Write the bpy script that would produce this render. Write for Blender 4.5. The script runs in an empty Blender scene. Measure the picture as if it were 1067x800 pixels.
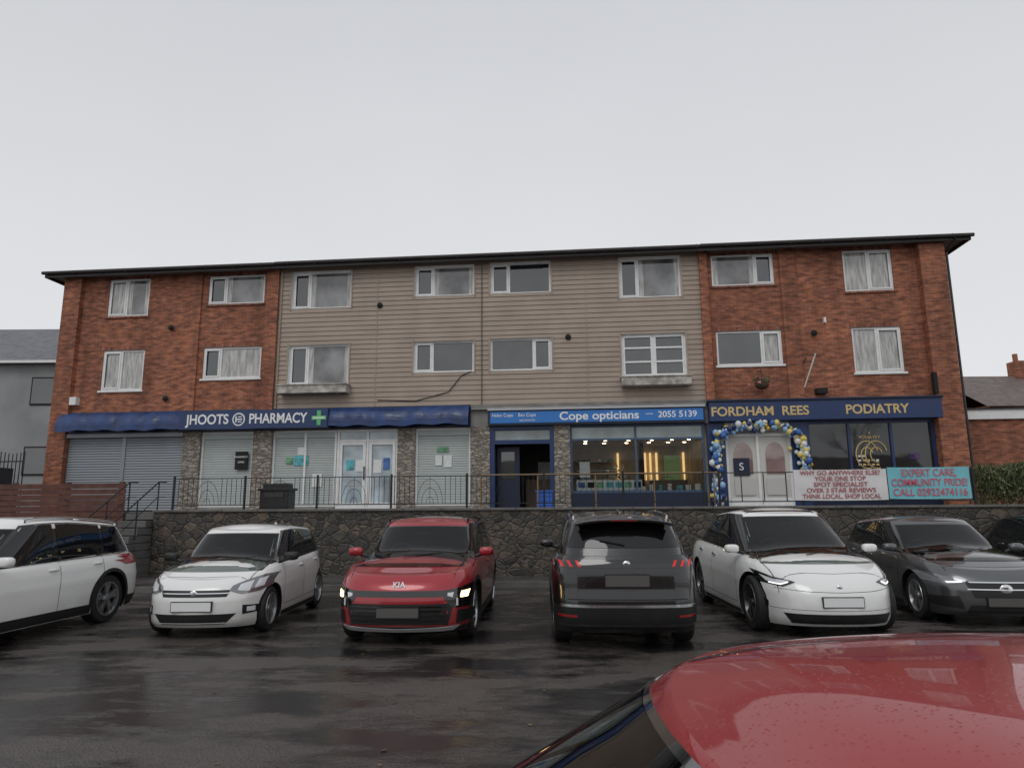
import bpy, bmesh, math, random
import numpy as np
from mathutils import Vector, Matrix
from mathutils.bvhtree import BVHTree
random.seed(7); np.random.seed(7)
scene=bpy.context.scene
COL=scene.collection
rad=math.radians

# ------------------------------------------------------------------ materials
MATS={}
def newmat(name):
    m=bpy.data.materials.new(name); m.use_nodes=True
    nt=m.node_tree; b=nt.nodes['Principled BSDF']
    return m,nt,b
def N(nt,t,**kw):
    n=nt.nodes.new(t)
    for k,v in kw.items(): setattr(n,k,v)
    return n
def mat(name,col=(.5,.5,.5),rough=.5,metal=0,coat=0,ior=1.5,emit=0,ecol=None,var=0,vscale=3,bump=0,bscale=40,rvar=0,spec=.5,coatr=.03):
    if name in MATS: return MATS[name]
    m,nt,b=newmat(name)
    b.inputs['Base Color'].default_value=(*col,1); b.inputs['Roughness'].default_value=rough
    b.inputs['Metallic'].default_value=metal; b.inputs['Coat Weight'].default_value=coat
    b.inputs['Coat Roughness'].default_value=coatr
    b.inputs['IOR'].default_value=ior; b.inputs['Specular IOR Level'].default_value=spec
    if emit: 
        b.inputs['Emission Color'].default_value=(*(ecol or col),1); b.inputs['Emission Strength'].default_value=emit
    tc=N(nt,'ShaderNodeTexCoord')
    if var or rvar:
        n=N(nt,'ShaderNodeTexNoise'); n.inputs['Scale'].default_value=vscale; n.inputs['Detail'].default_value=6
        nt.links.new(tc.outputs['Object'],n.inputs['Vector'])
        if var:
            r=N(nt,'ShaderNodeMapRange'); r.inputs[1].default_value=.3; r.inputs[2].default_value=.7
            r.inputs[3].default_value=1-var; r.inputs[4].default_value=1+var
            nt.links.new(n.outputs['Fac'],r.inputs[0])
            mx=N(nt,'ShaderNodeVectorMath',operation='SCALE'); mx.inputs[0].default_value=col
            nt.links.new(r.outputs[0],mx.inputs['Scale']); nt.links.new(mx.outputs[0],b.inputs['Base Color'])
        if rvar:
            r=N(nt,'ShaderNodeMapRange'); r.inputs[1].default_value=.35; r.inputs[2].default_value=.65
            r.inputs[3].default_value=max(0,rough-rvar); r.inputs[4].default_value=rough+rvar
            nt.links.new(n.outputs['Fac'],r.inputs[0]); nt.links.new(r.outputs[0],b.inputs['Roughness'])
    if bump:
        n=N(nt,'ShaderNodeTexNoise'); n.inputs['Scale'].default_value=bscale; n.inputs['Detail'].default_value=4
        nt.links.new(tc.outputs['Object'],n.inputs['Vector'])
        bp=N(nt,'ShaderNodeBump'); bp.inputs['Strength'].default_value=bump; bp.inputs['Distance'].default_value=.02
        nt.links.new(n.outputs['Fac'],bp.inputs['Height']); nt.links.new(bp.outputs[0],b.inputs['Normal'])
    MATS[name]=m; return m
def wallcoord(nt):
    tc=N(nt,'ShaderNodeTexCoord'); s=N(nt,'ShaderNodeSeparateXYZ'); nt.links.new(tc.outputs['Object'],s.inputs[0])
    a=N(nt,'ShaderNodeMath',operation='ADD'); nt.links.new(s.outputs[0],a.inputs[0]); nt.links.new(s.outputs[1],a.inputs[1])
    c=N(nt,'ShaderNodeCombineXYZ'); nt.links.new(a.outputs[0],c.inputs[0]); nt.links.new(s.outputs[2],c.inputs[1])
    return tc,s,c
def brickmat(name,c1,c2,mortar,var=.25,w=.225,h=.075):
    if name in MATS: return MATS[name]
    m,nt,b=newmat(name); tc,s,c=wallcoord(nt)
    br=N(nt,'ShaderNodeTexBrick'); br.inputs['Scale'].default_value=1
    br.inputs['Brick Width'].default_value=w; br.inputs['Row Height'].default_value=h
    br.inputs['Mortar Size'].default_value=.006; br.inputs['Mortar Smooth'].default_value=.3; br.inputs['Bias'].default_value=-.1
    br.inputs['Color1'].default_value=(*c1,1); br.inputs['Color2'].default_value=(*c2,1); br.inputs['Mortar'].default_value=(*mortar,1)
    nt.links.new(c.outputs[0],br.inputs['Vector'])
    n=N(nt,'ShaderNodeTexNoise'); n.inputs['Scale'].default_value=.55; n.inputs['Detail'].default_value=8; n.inputs['Roughness'].default_value=.65
    nt.links.new(tc.outputs['Object'],n.inputs['Vector'])
    r=N(nt,'ShaderNodeMapRange'); r.inputs[1].default_value=.3; r.inputs[2].default_value=.7; r.inputs[3].default_value=1-var; r.inputs[4].default_value=1+var
    nt.links.new(n.outputs['Fac'],r.inputs[0])
    mp=N(nt,'ShaderNodeMapping'); mp.inputs['Scale'].default_value=(1/w,1/h,1); nt.links.new(c.outputs[0],mp.inputs[0])
    n2=N(nt,'ShaderNodeTexNoise'); n2.inputs['Scale'].default_value=.8; n2.inputs['Detail'].default_value=1; nt.links.new(mp.outputs[0],n2.inputs['Vector'])
    r2=N(nt,'ShaderNodeMapRange'); r2.inputs[1].default_value=.25; r2.inputs[2].default_value=.75; r2.inputs[3].default_value=.5; r2.inputs[4].default_value=1.45
    nt.links.new(n2.outputs['Fac'],r2.inputs[0])
    mp3=N(nt,'ShaderNodeMapping'); mp3.inputs['Scale'].default_value=(2.2,.25,1); nt.links.new(c.outputs[0],mp3.inputs[0])
    n3=N(nt,'ShaderNodeTexNoise'); n3.inputs['Scale'].default_value=1; n3.inputs['Detail'].default_value=5; nt.links.new(mp3.outputs[0],n3.inputs['Vector'])
    r3=N(nt,'ShaderNodeMapRange'); r3.inputs[1].default_value=.35; r3.inputs[2].default_value=.65; r3.inputs[3].default_value=.75; r3.inputs[4].default_value=1.1
    nt.links.new(n3.outputs['Fac'],r3.inputs[0])
    mm=N(nt,'ShaderNodeMath',operation='MULTIPLY'); nt.links.new(r.outputs[0],mm.inputs[0]); nt.links.new(r2.outputs[0],mm.inputs[1])
    mm2=N(nt,'ShaderNodeMath',operation='MULTIPLY'); nt.links.new(mm.outputs[0],mm2.inputs[0]); nt.links.new(r3.outputs[0],mm2.inputs[1])
    sc=N(nt,'ShaderNodeVectorMath',operation='SCALE'); nt.links.new(br.outputs['Color'],sc.inputs[0]); nt.links.new(mm2.outputs[0],sc.inputs['Scale'])
    nt.links.new(sc.outputs[0],b.inputs['Base Color']); b.inputs['Roughness'].default_value=.85
    bp=N(nt,'ShaderNodeBump'); bp.inputs['Strength'].default_value=.5; bp.inputs['Distance'].default_value=.01; bp.invert=True
    nt.links.new(br.outputs['Fac'],bp.inputs['Height']); nt.links.new(bp.outputs[0],b.inputs['Normal'])
    MATS[name]=m; return m
def stonemat(name,cols,mortar,scale,stretch=(1,1,1.4),mw=.03,rough=.75,bs=.8):
    if name in MATS: return MATS[name]
    m,nt,b=newmat(name); tc=N(nt,'ShaderNodeTexCoord'); mp=N(nt,'ShaderNodeMapping'); mp.inputs['Scale'].default_value=stretch
    nt.links.new(tc.outputs['Object'],mp.inputs[0])
    nz=N(nt,'ShaderNodeTexNoise'); nz.inputs['Scale'].default_value=3; nt.links.new(mp.outputs[0],nz.inputs['Vector'])
    ad=N(nt,'ShaderNodeVectorMath',operation='MULTIPLY_ADD'); nt.links.new(nz.outputs['Color'],ad.inputs[0]); ad.inputs[1].default_value=(.2,.2,.2); nt.links.new(mp.outputs[0],ad.inputs[2])
    v1=N(nt,'ShaderNodeTexVoronoi',feature='DISTANCE_TO_EDGE'); v1.inputs['Scale'].default_value=scale
    v2=N(nt,'ShaderNodeTexVoronoi'); v2.inputs['Scale'].default_value=scale
    for v in (v1,v2): nt.links.new(ad.outputs[0],v.inputs['Vector'])
    s=N(nt,'ShaderNodeSeparateColor'); nt.links.new(v2.outputs['Color'],s.inputs[0])
    cr=N(nt,'ShaderNodeValToRGB'); cr.color_ramp.interpolation='LINEAR'
    els=cr.color_ramp.elements
    while len(els)<len(cols): els.new(.5)
    for i,c in enumerate(cols): els[i].position=i/(len(cols)-1); els[i].color=(*c,1)
    nt.links.new(s.outputs[0],cr.inputs[0])
    n=N(nt,'ShaderNodeTexNoise'); n.inputs['Scale'].default_value=9; n.inputs['Detail'].default_value=9; n.inputs['Roughness'].default_value=.7; nt.links.new(tc.outputs['Object'],n.inputs['Vector'])
    r=N(nt,'ShaderNodeMapRange'); r.inputs[1].default_value=.3; r.inputs[2].default_value=.7; r.inputs[3].default_value=.4; r.inputs[4].default_value=1.5; nt.links.new(n.outputs['Fac'],r.inputs[0])
    sc=N(nt,'ShaderNodeVectorMath',operation='SCALE'); nt.links.new(cr.outputs[0],sc.inputs[0]); nt.links.new(r.outputs[0],sc.inputs['Scale'])
    e=N(nt,'ShaderNodeMapRange'); e.inputs[1].default_value=mw*.3; e.inputs[2].default_value=mw; nt.links.new(v1.outputs['Distance'],e.inputs[0])
    mx=N(nt,'ShaderNodeMix',data_type='RGBA'); nt.links.new(e.outputs[0],mx.inputs[0]); mx.inputs[6].default_value=(*mortar,1); nt.links.new(sc.outputs[0],mx.inputs[7])
    nt.links.new(mx.outputs[2],b.inputs['Base Color']); b.inputs['Roughness'].default_value=rough
    e2=N(nt,'ShaderNodeMapRange'); e2.inputs[1].default_value=0; e2.inputs[2].default_value=mw*3; nt.links.new(v1.outputs['Distance'],e2.inputs[0])
    a2=N(nt,'ShaderNodeMath',operation='MULTIPLY_ADD'); nt.links.new(n.outputs['Fac'],a2.inputs[0]); a2.inputs[1].default_value=1.0; nt.links.new(e2.outputs[0],a2.inputs[2])
    bp=N(nt,'ShaderNodeBump'); bp.inputs['Strength'].default_value=bs; bp.inputs['Distance'].default_value=.03
    nt.links.new(a2.outputs[0],bp.inputs['Height']); nt.links.new(bp.outputs[0],b.inputs['Normal'])
    MATS[name]=m; return m

BRICK=brickmat('brick_red',(.38,.125,.06),(.24,.078,.044),(.27,.21,.17))
BRICK2=brickmat('brick_soldier',(.33,.11,.06),(.22,.075,.045),(.25,.2,.17),w=.075,h=.225)
RETWALL=stonemat('dark_rubble_stone',[(.03,.028,.025),(.085,.073,.058),(.05,.045,.04),(.13,.10,.072)],(.022,.021,.02),4.4,(1,1,1.25),.035,.5,.6)
PIERST=stonemat('pale_rubble_stone',[(.20,.17,.14),(.36,.31,.26),(.27,.24,.21),(.42,.37,.3)],(.12,.11,.1),4.5,(1,1,2.2),.05)
WHITE=mat('white_upvc',(.80,.80,.79),.35,var=.06,vscale=6)
TAUPE=mat('taupe_board',(.365,.29,.23),.55,var=.1,vscale=1.3,bump=.1,bscale=60)
TAUPED=mat('taupe_board_edge',(.15,.12,.095),.7)  # darkened taupe; under the board lips it puts shade into the colour
FASCIA=mat('dark_fascia',(.035,.03,.028),.5,var=.3)
SOFFIT=mat('soffit_board',(.22,.2,.18),.7)
ROOFM=mat('roof_felt',(.07,.068,.07),.7,var=.3)
NAVY=mat('navy_paint',(.018,.042,.13),.35,var=.1)
NAVYD=mat('navy_dark',(.012,.02,.05),.35)
NAVYCLOTH=mat('navy_canvas',(.018,.046,.15),.4,var=.4,vscale=3,bump=1.0,bscale=3.0,rvar=.15)
SKYBLUE=mat('blue_sign',(.03,.19,.56),.3)
SHUT=mat('grey_shutter',(.26,.28,.30),.45,.2)
SHUTP=mat('pale_shutter',(.44,.48,.465),.45,.1,var=.06)
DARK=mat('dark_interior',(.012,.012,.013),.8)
BLACKM=mat('black_iron',(.014,.014,.015),.35,var=.3)
CONC=mat('concrete',(.27,.26,.24),.75,var=.25,vscale=2,bump=.3)
CONCD=mat('wet_concrete',(.12,.115,.11),.4,var=.3,vscale=2,bump=.3,rvar=.2)
WOOD=mat('brown_fence_timber',(.11,.04,.028),.6,var=.35,vscale=5,bump=.3)
GOLD=mat('gold_letter',(.65,.48,.22),.35,.3)
WTXT=mat('white_letter',(.85,.85,.85),.4)
def glassmat(name,col,stripes=0,rough=.03,ior=1.9,lo=.6,hi=1.3):
    if name in MATS: return MATS[name]
    m,nt,b=newmat(name); tc=N(nt,'ShaderNodeTexCoord')
    mp=N(nt,'ShaderNodeMapping'); mp.inputs['Scale'].default_value=(1,1,.15) if stripes else (1,1,1); nt.links.new(tc.outputs['Object'],mp.inputs[0])
    n=N(nt,'ShaderNodeTexNoise'); n.inputs['Scale'].default_value=14 if stripes else 1.3; n.inputs['Detail'].default_value=3; nt.links.new(mp.outputs[0],n.inputs['Vector'])
    r=N(nt,'ShaderNodeMapRange'); r.inputs[1].default_value=.35; r.inputs[2].default_value=.65; r.inputs[3].default_value=lo; r.inputs[4].default_value=hi; nt.links.new(n.outputs['Fac'],r.inputs[0])
    sc=N(nt,'ShaderNodeVectorMath',operation='SCALE'); sc.inputs[0].default_value=col; nt.links.new(r.outputs[0],sc.inputs['Scale']); nt.links.new(sc.outputs[0],b.inputs['Base Color'])
    b.inputs['Roughness'].default_value=rough; b.inputs['IOR'].default_value=ior
    n4=N(nt,'ShaderNodeTexNoise'); n4.inputs['Scale'].default_value=1.1; nt.links.new(tc.outputs['Object'],n4.inputs['Vector'])
    bp=N(nt,'ShaderNodeBump'); bp.inputs['Strength'].default_value=.12; bp.inputs['Distance'].default_value=.02; nt.links.new(n4.outputs['Fac'],bp.inputs['Height']); nt.links.new(bp.outputs[0],b.inputs['Normal'])
    MATS[name]=m; return m
G_DARK=glassmat('window_glass_dark',(.03,.033,.036),ior=2.1); G_MID=glassmat('window_glass_reflection',(.20,.20,.20),lo=.4,hi=1.35); G_CUR=glassmat('window_glass_curtain',(.42,.41,.39),1)  # G_MID: sky and tree reflections painted as mottled grey base colour
G_DOOR=glassmat('door_glass',(.38,.46,.5)); G_TEAL=glassmat('transom_glass',(.20,.25,.25))
G_POD=glassmat('podiatry_glass',(.02,.02,.022),ior=1.7)
def clearglass(name='clear_glass',tint=(.85,.88,.88),ior=1.45):
    m,nt,b=newmat(name); out=nt.nodes['Material Output']
    t=N(nt,'ShaderNodeBsdfTransparent'); t.inputs[0].default_value=(*tint,1); g=N(nt,'ShaderNodeBsdfGlossy'); g.inputs['Roughness'].default_value=.02
    fr=N(nt,'ShaderNodeFresnel'); fr.inputs[0].default_value=ior; mx=N(nt,'ShaderNodeMixShader')
    nt.links.new(fr.outputs[0],mx.inputs[0]); nt.links.new(t.outputs[0],mx.inputs[1]); nt.links.new(g.outputs[0],mx.inputs[2]); nt.links.new(mx.outputs[0],out.inputs[0])
    return m
CLEAR=clearglass()
WSG=clearglass('windscreen_glass',(.50,.55,.53),1.5)

# ------------------------------------------------------------------ mesh builder
class MB:
    def __init__(s): s.v=[];s.f=[];s.m=[];s.mats=[]
    def mi(s,m):
        if m not in s.mats: s.mats.append(m)
        return s.mats.index(m)
    def poly(s,pts,m):
        i=len(s.v); s.v+= [tuple(p) for p in pts]; s.f.append(tuple(range(i,i+len(pts)))); s.m.append(s.mi(m))
    def grid(s,rows,m,skip=None):
        idx=[]
        for r in rows:
            rr=[]
            for p in r:
                if p is None: rr.append(None)
                else: rr.append(len(s.v)); s.v.append(tuple(p))
            idx.append(rr)
        k=s.mi(m)
        for jj,(a,b) in enumerate(zip(idx[:-1],idx[1:])):
            for j in range(len(a)-1):
                if skip and skip(j,jj): continue
                q=(a[j],a[j+1],b[j+1],b[j])
                if None in q: continue
                s.f.append(q); s.m.append(k)
    def box(s,x0,x1,y0,y1,z0,z1,m):
        if x0>x1:x0,x1=x1,x0
        if y0>y1:y0,y1=y1,y0
        if z0>z1:z0,z1=z1,z0
        i=len(s.v); s.v+=[(x0,y0,z0),(x1,y0,z0),(x1,y1,z0),(x0,y1,z0),(x0,y0,z1),(x1,y0,z1),(x1,y1,z1),(x0,y1,z1)]
        k=s.mi(m)
        for f in ((3,2,1,0),(4,5,6,7),(0,1,5,4),(1,2,6,5),(2,3,7,6),(3,0,4,7)): s.f.append(tuple(i+j for j in f)); s.m.append(k)
    def bx(s,u0,u1,v0,v1,z0,z1,m): s.box(u0,u1,-v1,-v0,z0,z1,m)
    def cyl(s,p0,p1,r,m,n=8,r2=None,caps=True):
        p0=Vector(p0);p1=Vector(p1);d=(p1-p0)
        if d.length<1e-6: return
        d.normalize(); a=Vector((0,0,1)) if abs(d.z)<.9 else Vector((1,0,0)); e1=d.cross(a).normalized(); e2=d.cross(e1)
        r2=r if r2 is None else r2; i=len(s.v); k=s.mi(m)
        for q,rr in ((p0,r),(p1,r2)):
            for j in range(n):
                t=2*math.pi*j/n; s.v.append(tuple(q+e1*math.cos(t)*rr+e2*math.sin(t)*rr))
        for j in range(n):
            jj=(j+1)%n; s.f.append((i+j,i+jj,i+n+jj,i+n+j)); s.m.append(k)
        if caps:
            s.f.append(tuple(i+j for j in range(n))[::-1]); s.m.append(k); s.f.append(tuple(i+n+j for j in range(n))); s.m.append(k)
    def tube(s,pts,r,m,n=8):
        for a,b in zip(pts[:-1],pts[1:]): s.cyl(a,b,r,m,n)
    def ell(s,c,r,m,nu=14,nv=9,pw=1.0,R=None):
        rows=[]
        f=lambda t:math.copysign(abs(t)**pw,t)
        for j in range(nv+1):
            ph=-math.pi/2+math.pi*j/nv; row=[]
            for i in range(nu+1):
                th=2*math.pi*i/nu
                p=Vector((r[0]*f(math.cos(ph))*f(math.cos(th)),r[1]*f(math.cos(ph))*f(math.sin(th)),r[2]*f(math.sin(ph))))
                if R is not None: p=R@p
                row.append(Vector(c)+p)
            rows.append(row)
        s.grid(rows,m)
    def lathe(s,prof,c,m,n=40):
        rows=[]
        for r,y in prof: rows.append([(c[0]+r*math.cos(2*math.pi*i/n),c[1]+y,c[2]+r*math.sin(2*math.pi*i/n)) for i in range(n+1)])
        s.grid(rows,m)
    def obj(s,name,parent=None,smooth=False,ang=35,bevel=0,frame=None):
        me=bpy.data.meshes.new(name); me.from_pydata(s.v,[],s.f)
        for m in s.mats: me.materials.append(m)
        me.polygons.foreach_set('material_index',s.m); me.update()
        o=bpy.data.objects.new(name,me); COL.objects.link(o)
        if smooth:
            bm=bmesh.new(); bm.from_mesh(me); bmesh.ops.remove_doubles(bm,verts=bm.verts,dist=1e-5); bmesh.ops.recalc_face_normals(bm,faces=bm.faces); bm.to_mesh(me); bm.free()
            me.polygons.foreach_set('use_smooth',[True]*len(me.polygons)); me.set_sharp_from_angle(angle=rad(ang))
        if parent: o.parent=parent
        if frame: frame(o)
        if bevel:
            b=o.modifiers.new('bevel','BEVEL'); b.width=bevel; b.segments=2; b.limit_method='ANGLE'
        return o
LX,LY,ANG=-15.06,21.74,rad(-5.52)
def FR(o): o.location=(LX,LY,0); o.rotation_euler=(0,0,ANG)
def empty(name,frame=FR):
    e=bpy.data.objects.new(name,None); e.empty_display_size=.3; COL.objects.link(e)
    if frame: frame(e)
    return e
def text(body,size,u,v,z,m,parent=None,frame=None,align='CENTER',ext=.006,off=0,sx=1,name='lettering',fit=None):
    c=bpy.data.curves.new(name,'FONT'); c.body=body; c.size=size; c.align_x=align; c.align_y='CENTER'; c.extrude=ext; c.offset=off
    c.materials.append(m); o=bpy.data.objects.new(name,c); COL.objects.link(o)
    o.location=(u,-v,z); o.rotation_euler=(rad(90),0,0); o.scale=(sx,1,1)
    if fit:
        bpy.context.view_layer.update(); o.scale=(fit/o.dimensions.x,1,1)
    if parent: o.parent=parent
    return o

# ------------------------------------------------------------------ building
B=empty('brick_shop_building')
def cells(x0,x1,z0,z1,holes,xc=(),zc=()):
    xs=sorted(set([x0,x1]+[h[k] for h in holes for k in (0,1) if x0<h[k]<x1]+list(xc)))
    zs=sorted(set([z0,z1]+[h[k] for h in holes for k in (2,3) if z0<h[k]<z1]+list(zc)))
    for a,b in zip(xs[:-1],xs[1:]):
        for c,d in zip(zs[:-1],zs[1:]):
            mx,mz=(a+b)/2,(c+d)/2
            if any(h[0]<mx<h[1] and h[2]<mz<h[3] for h in holes): continue
            yield a,b,c,d
def wallholes(mb,x0,x1,z0,z1,holes,v,m,depth=.14):
    for a,b,c,d in cells(x0,x1,z0,z1,holes): mb.poly([(a,-v,c),(b,-v,c),(b,-v,d),(a,-v,d)],m)
    for h in holes:
        if h[0]<x0 or h[1]>x1: continue
        a,b,c,d=h; y0,y1=-v,-v+depth
        mb.poly([(a,y0,c),(a,y1,c),(a,y1,d),(a,y0,d)],m); mb.poly([(b,y0,c),(b,y1,c),(b,y1,d),(b,y0,d)],m)
        mb.poly([(a,y0,c),(b,y0,c),(b,y1,c),(a,y1,c)],m); mb.poly([(a,y0,d),(b,y0,d),(b,y1,d),(a,y1,d)],m)
WIN=[
(1.84,3.25,7.85,9.12,[.45],[G_CUR,G_MID],{0},0),(5.28,7.17,8.14,9.1,[.32],[G_DARK,G_MID],{0},0),
(1.85,3.27,5.41,6.72,[.45],[G_CUR,G_CUR],{0},0),(5.26,7.18,5.71,6.72,[.3],[G_DARK,G_CUR],{0},0),
(8.11,10.05,7.88,9.1,[.30],[G_DARK,G_MID],{0},0),(12.1,13.97,8.14,9.12,[.31],[G_DARK,G_MID],{0},0),
(14.48,16.35,8.14,9.14,[.31],[G_DARK,G_DARK],{0},0),(18.43,20.27,7.86,9.14,[.31],[G_DARK,G_MID],{0},0),
(8.11,10.05,5.42,6.70,[.31],[G_DARK,G_MID],{0},0),(12.1,13.97,5.72,6.7,[.31],[G_DARK,G_DARK],{0},0),
(14.48,16.35,5.72,6.72,[.7],[G_DARK,G_DARK],{1},0),(18.43,20.32,5.42,6.74,[.5],[G_DARK,G_DARK],{0,1},1),
(21.2,23.02,8.14,9.12,[.69],[G_MID,G_DARK],{1},0),(25.02,26.4,7.83,9.1,[.5],[G_CUR,G_CUR],{1},0),
(21.22,23.1,5.71,6.74,[.69],[G_DARK,G_CUR],{1},0),(25.08,26.45,5.4,6.74,[.5],[G_CUR,G_CUR],{1},0)]
holes=[w[:4] for w in WIN]
walls=MB()
ZT=9.22
wallholes(walls,.5,7.66,4.66,ZT,holes,0,BRICK)
wallholes(walls,20.86,27.6,4.66,ZT,holes,0,BRICK)
walls.bx(.36,.95,-.1,.16,1.5,ZT,BRICK)
walls.bx(4.72,5.08,-.05,.06,4.66,ZT,BRICK)
walls.bx(7.3,7.70,-.05,.16,4.66,ZT,BRICK)
walls.bx(20.82,21.06,-.05,.16,4.66,ZT,BRICK)
walls.bx(23.18,23.62,-.05,.06,4.66,ZT,BRICK)
walls.bx(27.08,27.78,-.1,.25,1.5,ZT,BRICK)
walls.box(.42,27.7,.45,9.0,4.1,ZT-.01,BRICK)
walls.box(.42,27.7,3.3,9.0,1.5,4.1,BRICK)
walls.box(.42,.6,.1,3.3,1.5,4.1,BRICK); walls.box(27.4,27.7,.1,3.3,1.5,4.1,BRICK)
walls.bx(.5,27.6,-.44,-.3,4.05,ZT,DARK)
for w in WIN:
    if w[0]<7.7 or w[0]>20.8:
        walls.bx(w[0]-.12,w[1]+.12,-.05,.004,w[3],w[3]+.12,BRICK2)
        walls.bx(w[0]-.05,w[1]+.05,-.05,.045,w[2]-.06,w[2]-.001,WHITE if w[2]<6 else BRICK2)
walls.obj('walls',B)
cl=MB(); bh=.152; z=4.70; 
zb=[z+i*bh for i in range(31)]
hs=[h for h in holes if 7.7<h[0]<20.8]
for i in range(30):
    a0,b0=zb[i],min(zb[i+1],ZT)
    if a0>=ZT: break
    def vy(zz): return -(.05+.022*(1-(zz-a0)/bh))
    for a,b,c,d in cells(7.70,20.82,a0,b0,hs):
        cl.poly([(a,vy(c),c),(b,vy(c),c),(b,vy(d),d),(a,vy(d),d)],TAUPE)
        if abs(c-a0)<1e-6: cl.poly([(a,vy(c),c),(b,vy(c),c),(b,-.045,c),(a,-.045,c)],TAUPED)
for h in hs:
    a,b,c,d=h
    for (p,q) in (((a,c),(a,d)),((b,c),(b,d)),((a,c),(b,c)),((a,d),(b,d))):
        cl.poly([(p[0],-.07,p[1]),(q[0],-.07,q[1]),(q[0],.14,q[1]),(p[0],.14,p[1])],WHITE)
    cl.bx(a-.05,a-.002,.05,.085,c-.05,d+.05,TAUPE); cl.bx(b+.002,b+.05,.05,.085,c-.05,d+.05,TAUPE)
for x in (10.9,17.4): cl.bx(x,x+.03,.06,.076,4.72,ZT-.02,TAUPE)
cl.bx(7.70,20.82,.0,.09,4.62,4.70,mat('flashing',(.2,.19,.18),.5,var=.3))
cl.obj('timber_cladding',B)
wf=MB(); gl=MB()
for x0,x1,z0,z1,sp,panes,op,hb in WIN:
    f=.055; va,vb=-.10,-.03
    wf.bx(x0,x1,va,vb,z0,z0+f,WHITE); wf.bx(x0,x1,va,vb,z1-f,z1,WHITE)
    wf.bx(x0,x0+f,va,vb,z0+f,z1-f,WHITE); wf.bx(x1-f,x1,va,vb,z0+f,z1-f,WHITE)
    xs=[x0+f]+[x0+(x1-x0)*s for s in sp]+[x1-f]
    for i in range(len(xs)-1):
        a,b=xs[i],xs[i+1]
        if i>0: wf.bx(a-.03,a+.03,va,vb,z0+f,z1-f,WHITE); a+=.03
        if i<len(xs)-2: b-=.03
        zz0,zz1=z0+f,z1-f
        if i in op:
            g=.05
            for q in ((a,b,zz0,zz0+g),(a,b,zz1-g,zz1),(a,a+g,zz0+g,zz1-g),(b-g,b,zz0+g,zz1-g)): wf.bx(q[0],q[1],-.045,-.012,q[2],q[3],WHITE)
            a+=g;b-=g;zz0+=g;zz1-=g
        if hb: 
            for zz in (z0+(z1-z0)*.36,z0+(z1-z0)*.68): wf.bx(a-.06,b+.06,-.06,-.015,zz-.028,zz+.028,WHITE)
        gl.poly([(a,.065,zz0),(b,.065,zz0),(b,.065+random.uniform(-.006,.012),zz1),(a,.065+random.uniform(-.006,.012),zz1)],panes[i])
        if panes[i] is G_MID:
            gl.bx(a,a+.14,-.064,-.060,zz0,zz1,G_CUR); gl.bx(b-.12,b,-.064,-.060,zz0,zz1,G_CUR)
wf.obj('window_frames',B,bevel=.006); gl.obj('window_panes',B)
pl=MB(); PC=mat('weathered_planter',(.42,.39,.35),.8,var=.5,vscale=6)
for a,b in ((7.95,10.12),(18.38,20.38)):
    pl.bx(a,b,.075,.42,5.12,5.36,PC); pl.bx(a-.03,b+.03,.075,.45,5.36,5.40,PC)
pl.obj('window_boxes',B,bevel=.01)
rf=MB()
rf.poly([(-.15,-.42,9.32),(28.45,-.42,9.32),(28.45,9.4,10.5),(-.15,9.4,10.5)],ROOFM)
rf.bx(-.15,28.45,.38,.42,9.13,9.315,FASCIA)
rf.poly([(-.15,-.38,9.225),(28.45,-.38,9.225),(28.45,9,9.225),(-.15,9,9.225)],SOFFIT)
rf.box(-.15,-.11,-.42,9.4,9.13,9.33,FASCIA); rf.box(28.41,28.45,-.42,9.4,9.13,9.33,FASCIA)
for a,b in ((-.2,7.68),(7.7,20.8),(20.82,28.5)):
    rf.cyl((a,-.475,9.27),(b,-.475,9.255),.055,FASCIA,10)
for x in np.arange(0,28.4,.9): rf.box(x,x+.02,-.53,-.42,9.2,9.3,FASCIA)
rf.cyl((28.0,-.47,9.2),(27.9,-.1,8.9),.035,FASCIA); rf.cyl((27.9,-.1,8.9),(27.9,-.1,1.6),.035,FASCIA)
rf.obj('roof',B)
wc=MB()
for u,z in ((4.15,7.4),(11.0,7.9),(16.85,6.7),(24.0,6.6),(4.15,5.1)): wc.ell((u,-.09,z),(.09,.06,.09),DARK)
wc.bx(24.3,24.36,.0,.12,6.9,7.05,WHITE)
wc.bx(23.9,24.2,0,.22,4.8,4.95,DARK); wc.bx(27.0,27.1,.25,.4,4.7,5.3,DARK)
wc.bx(.98,1.2,0,.18,4.95,5.2,WHITE)
wc.tube([(11.0,-.09,4.9),(12.2,-.09,4.85),(13.2,-.09,5.1),(13.6,-.09,5.6),(13.9,-.09,5.72)],.012,DARK,5)
wc.tube([(14.22,-.09,9.1),(14.22,-.09,4.7)],.016,TAUPED,5)
wc.tube([(7.78,-.09,9.1),(7.78,-.09,4.7)],.03,TAUPE,6)
wc.tube([(23.75,-.03,5.9),(23.4,-.03,5.3),(23.3,-.03,4.7)],.012,DARK,5)
wc.cyl((23.6,-.1,5.0),(23.85,-.5,5.9),.02,WHITE,6)
wc.obj('vents_and_cables',B)
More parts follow.
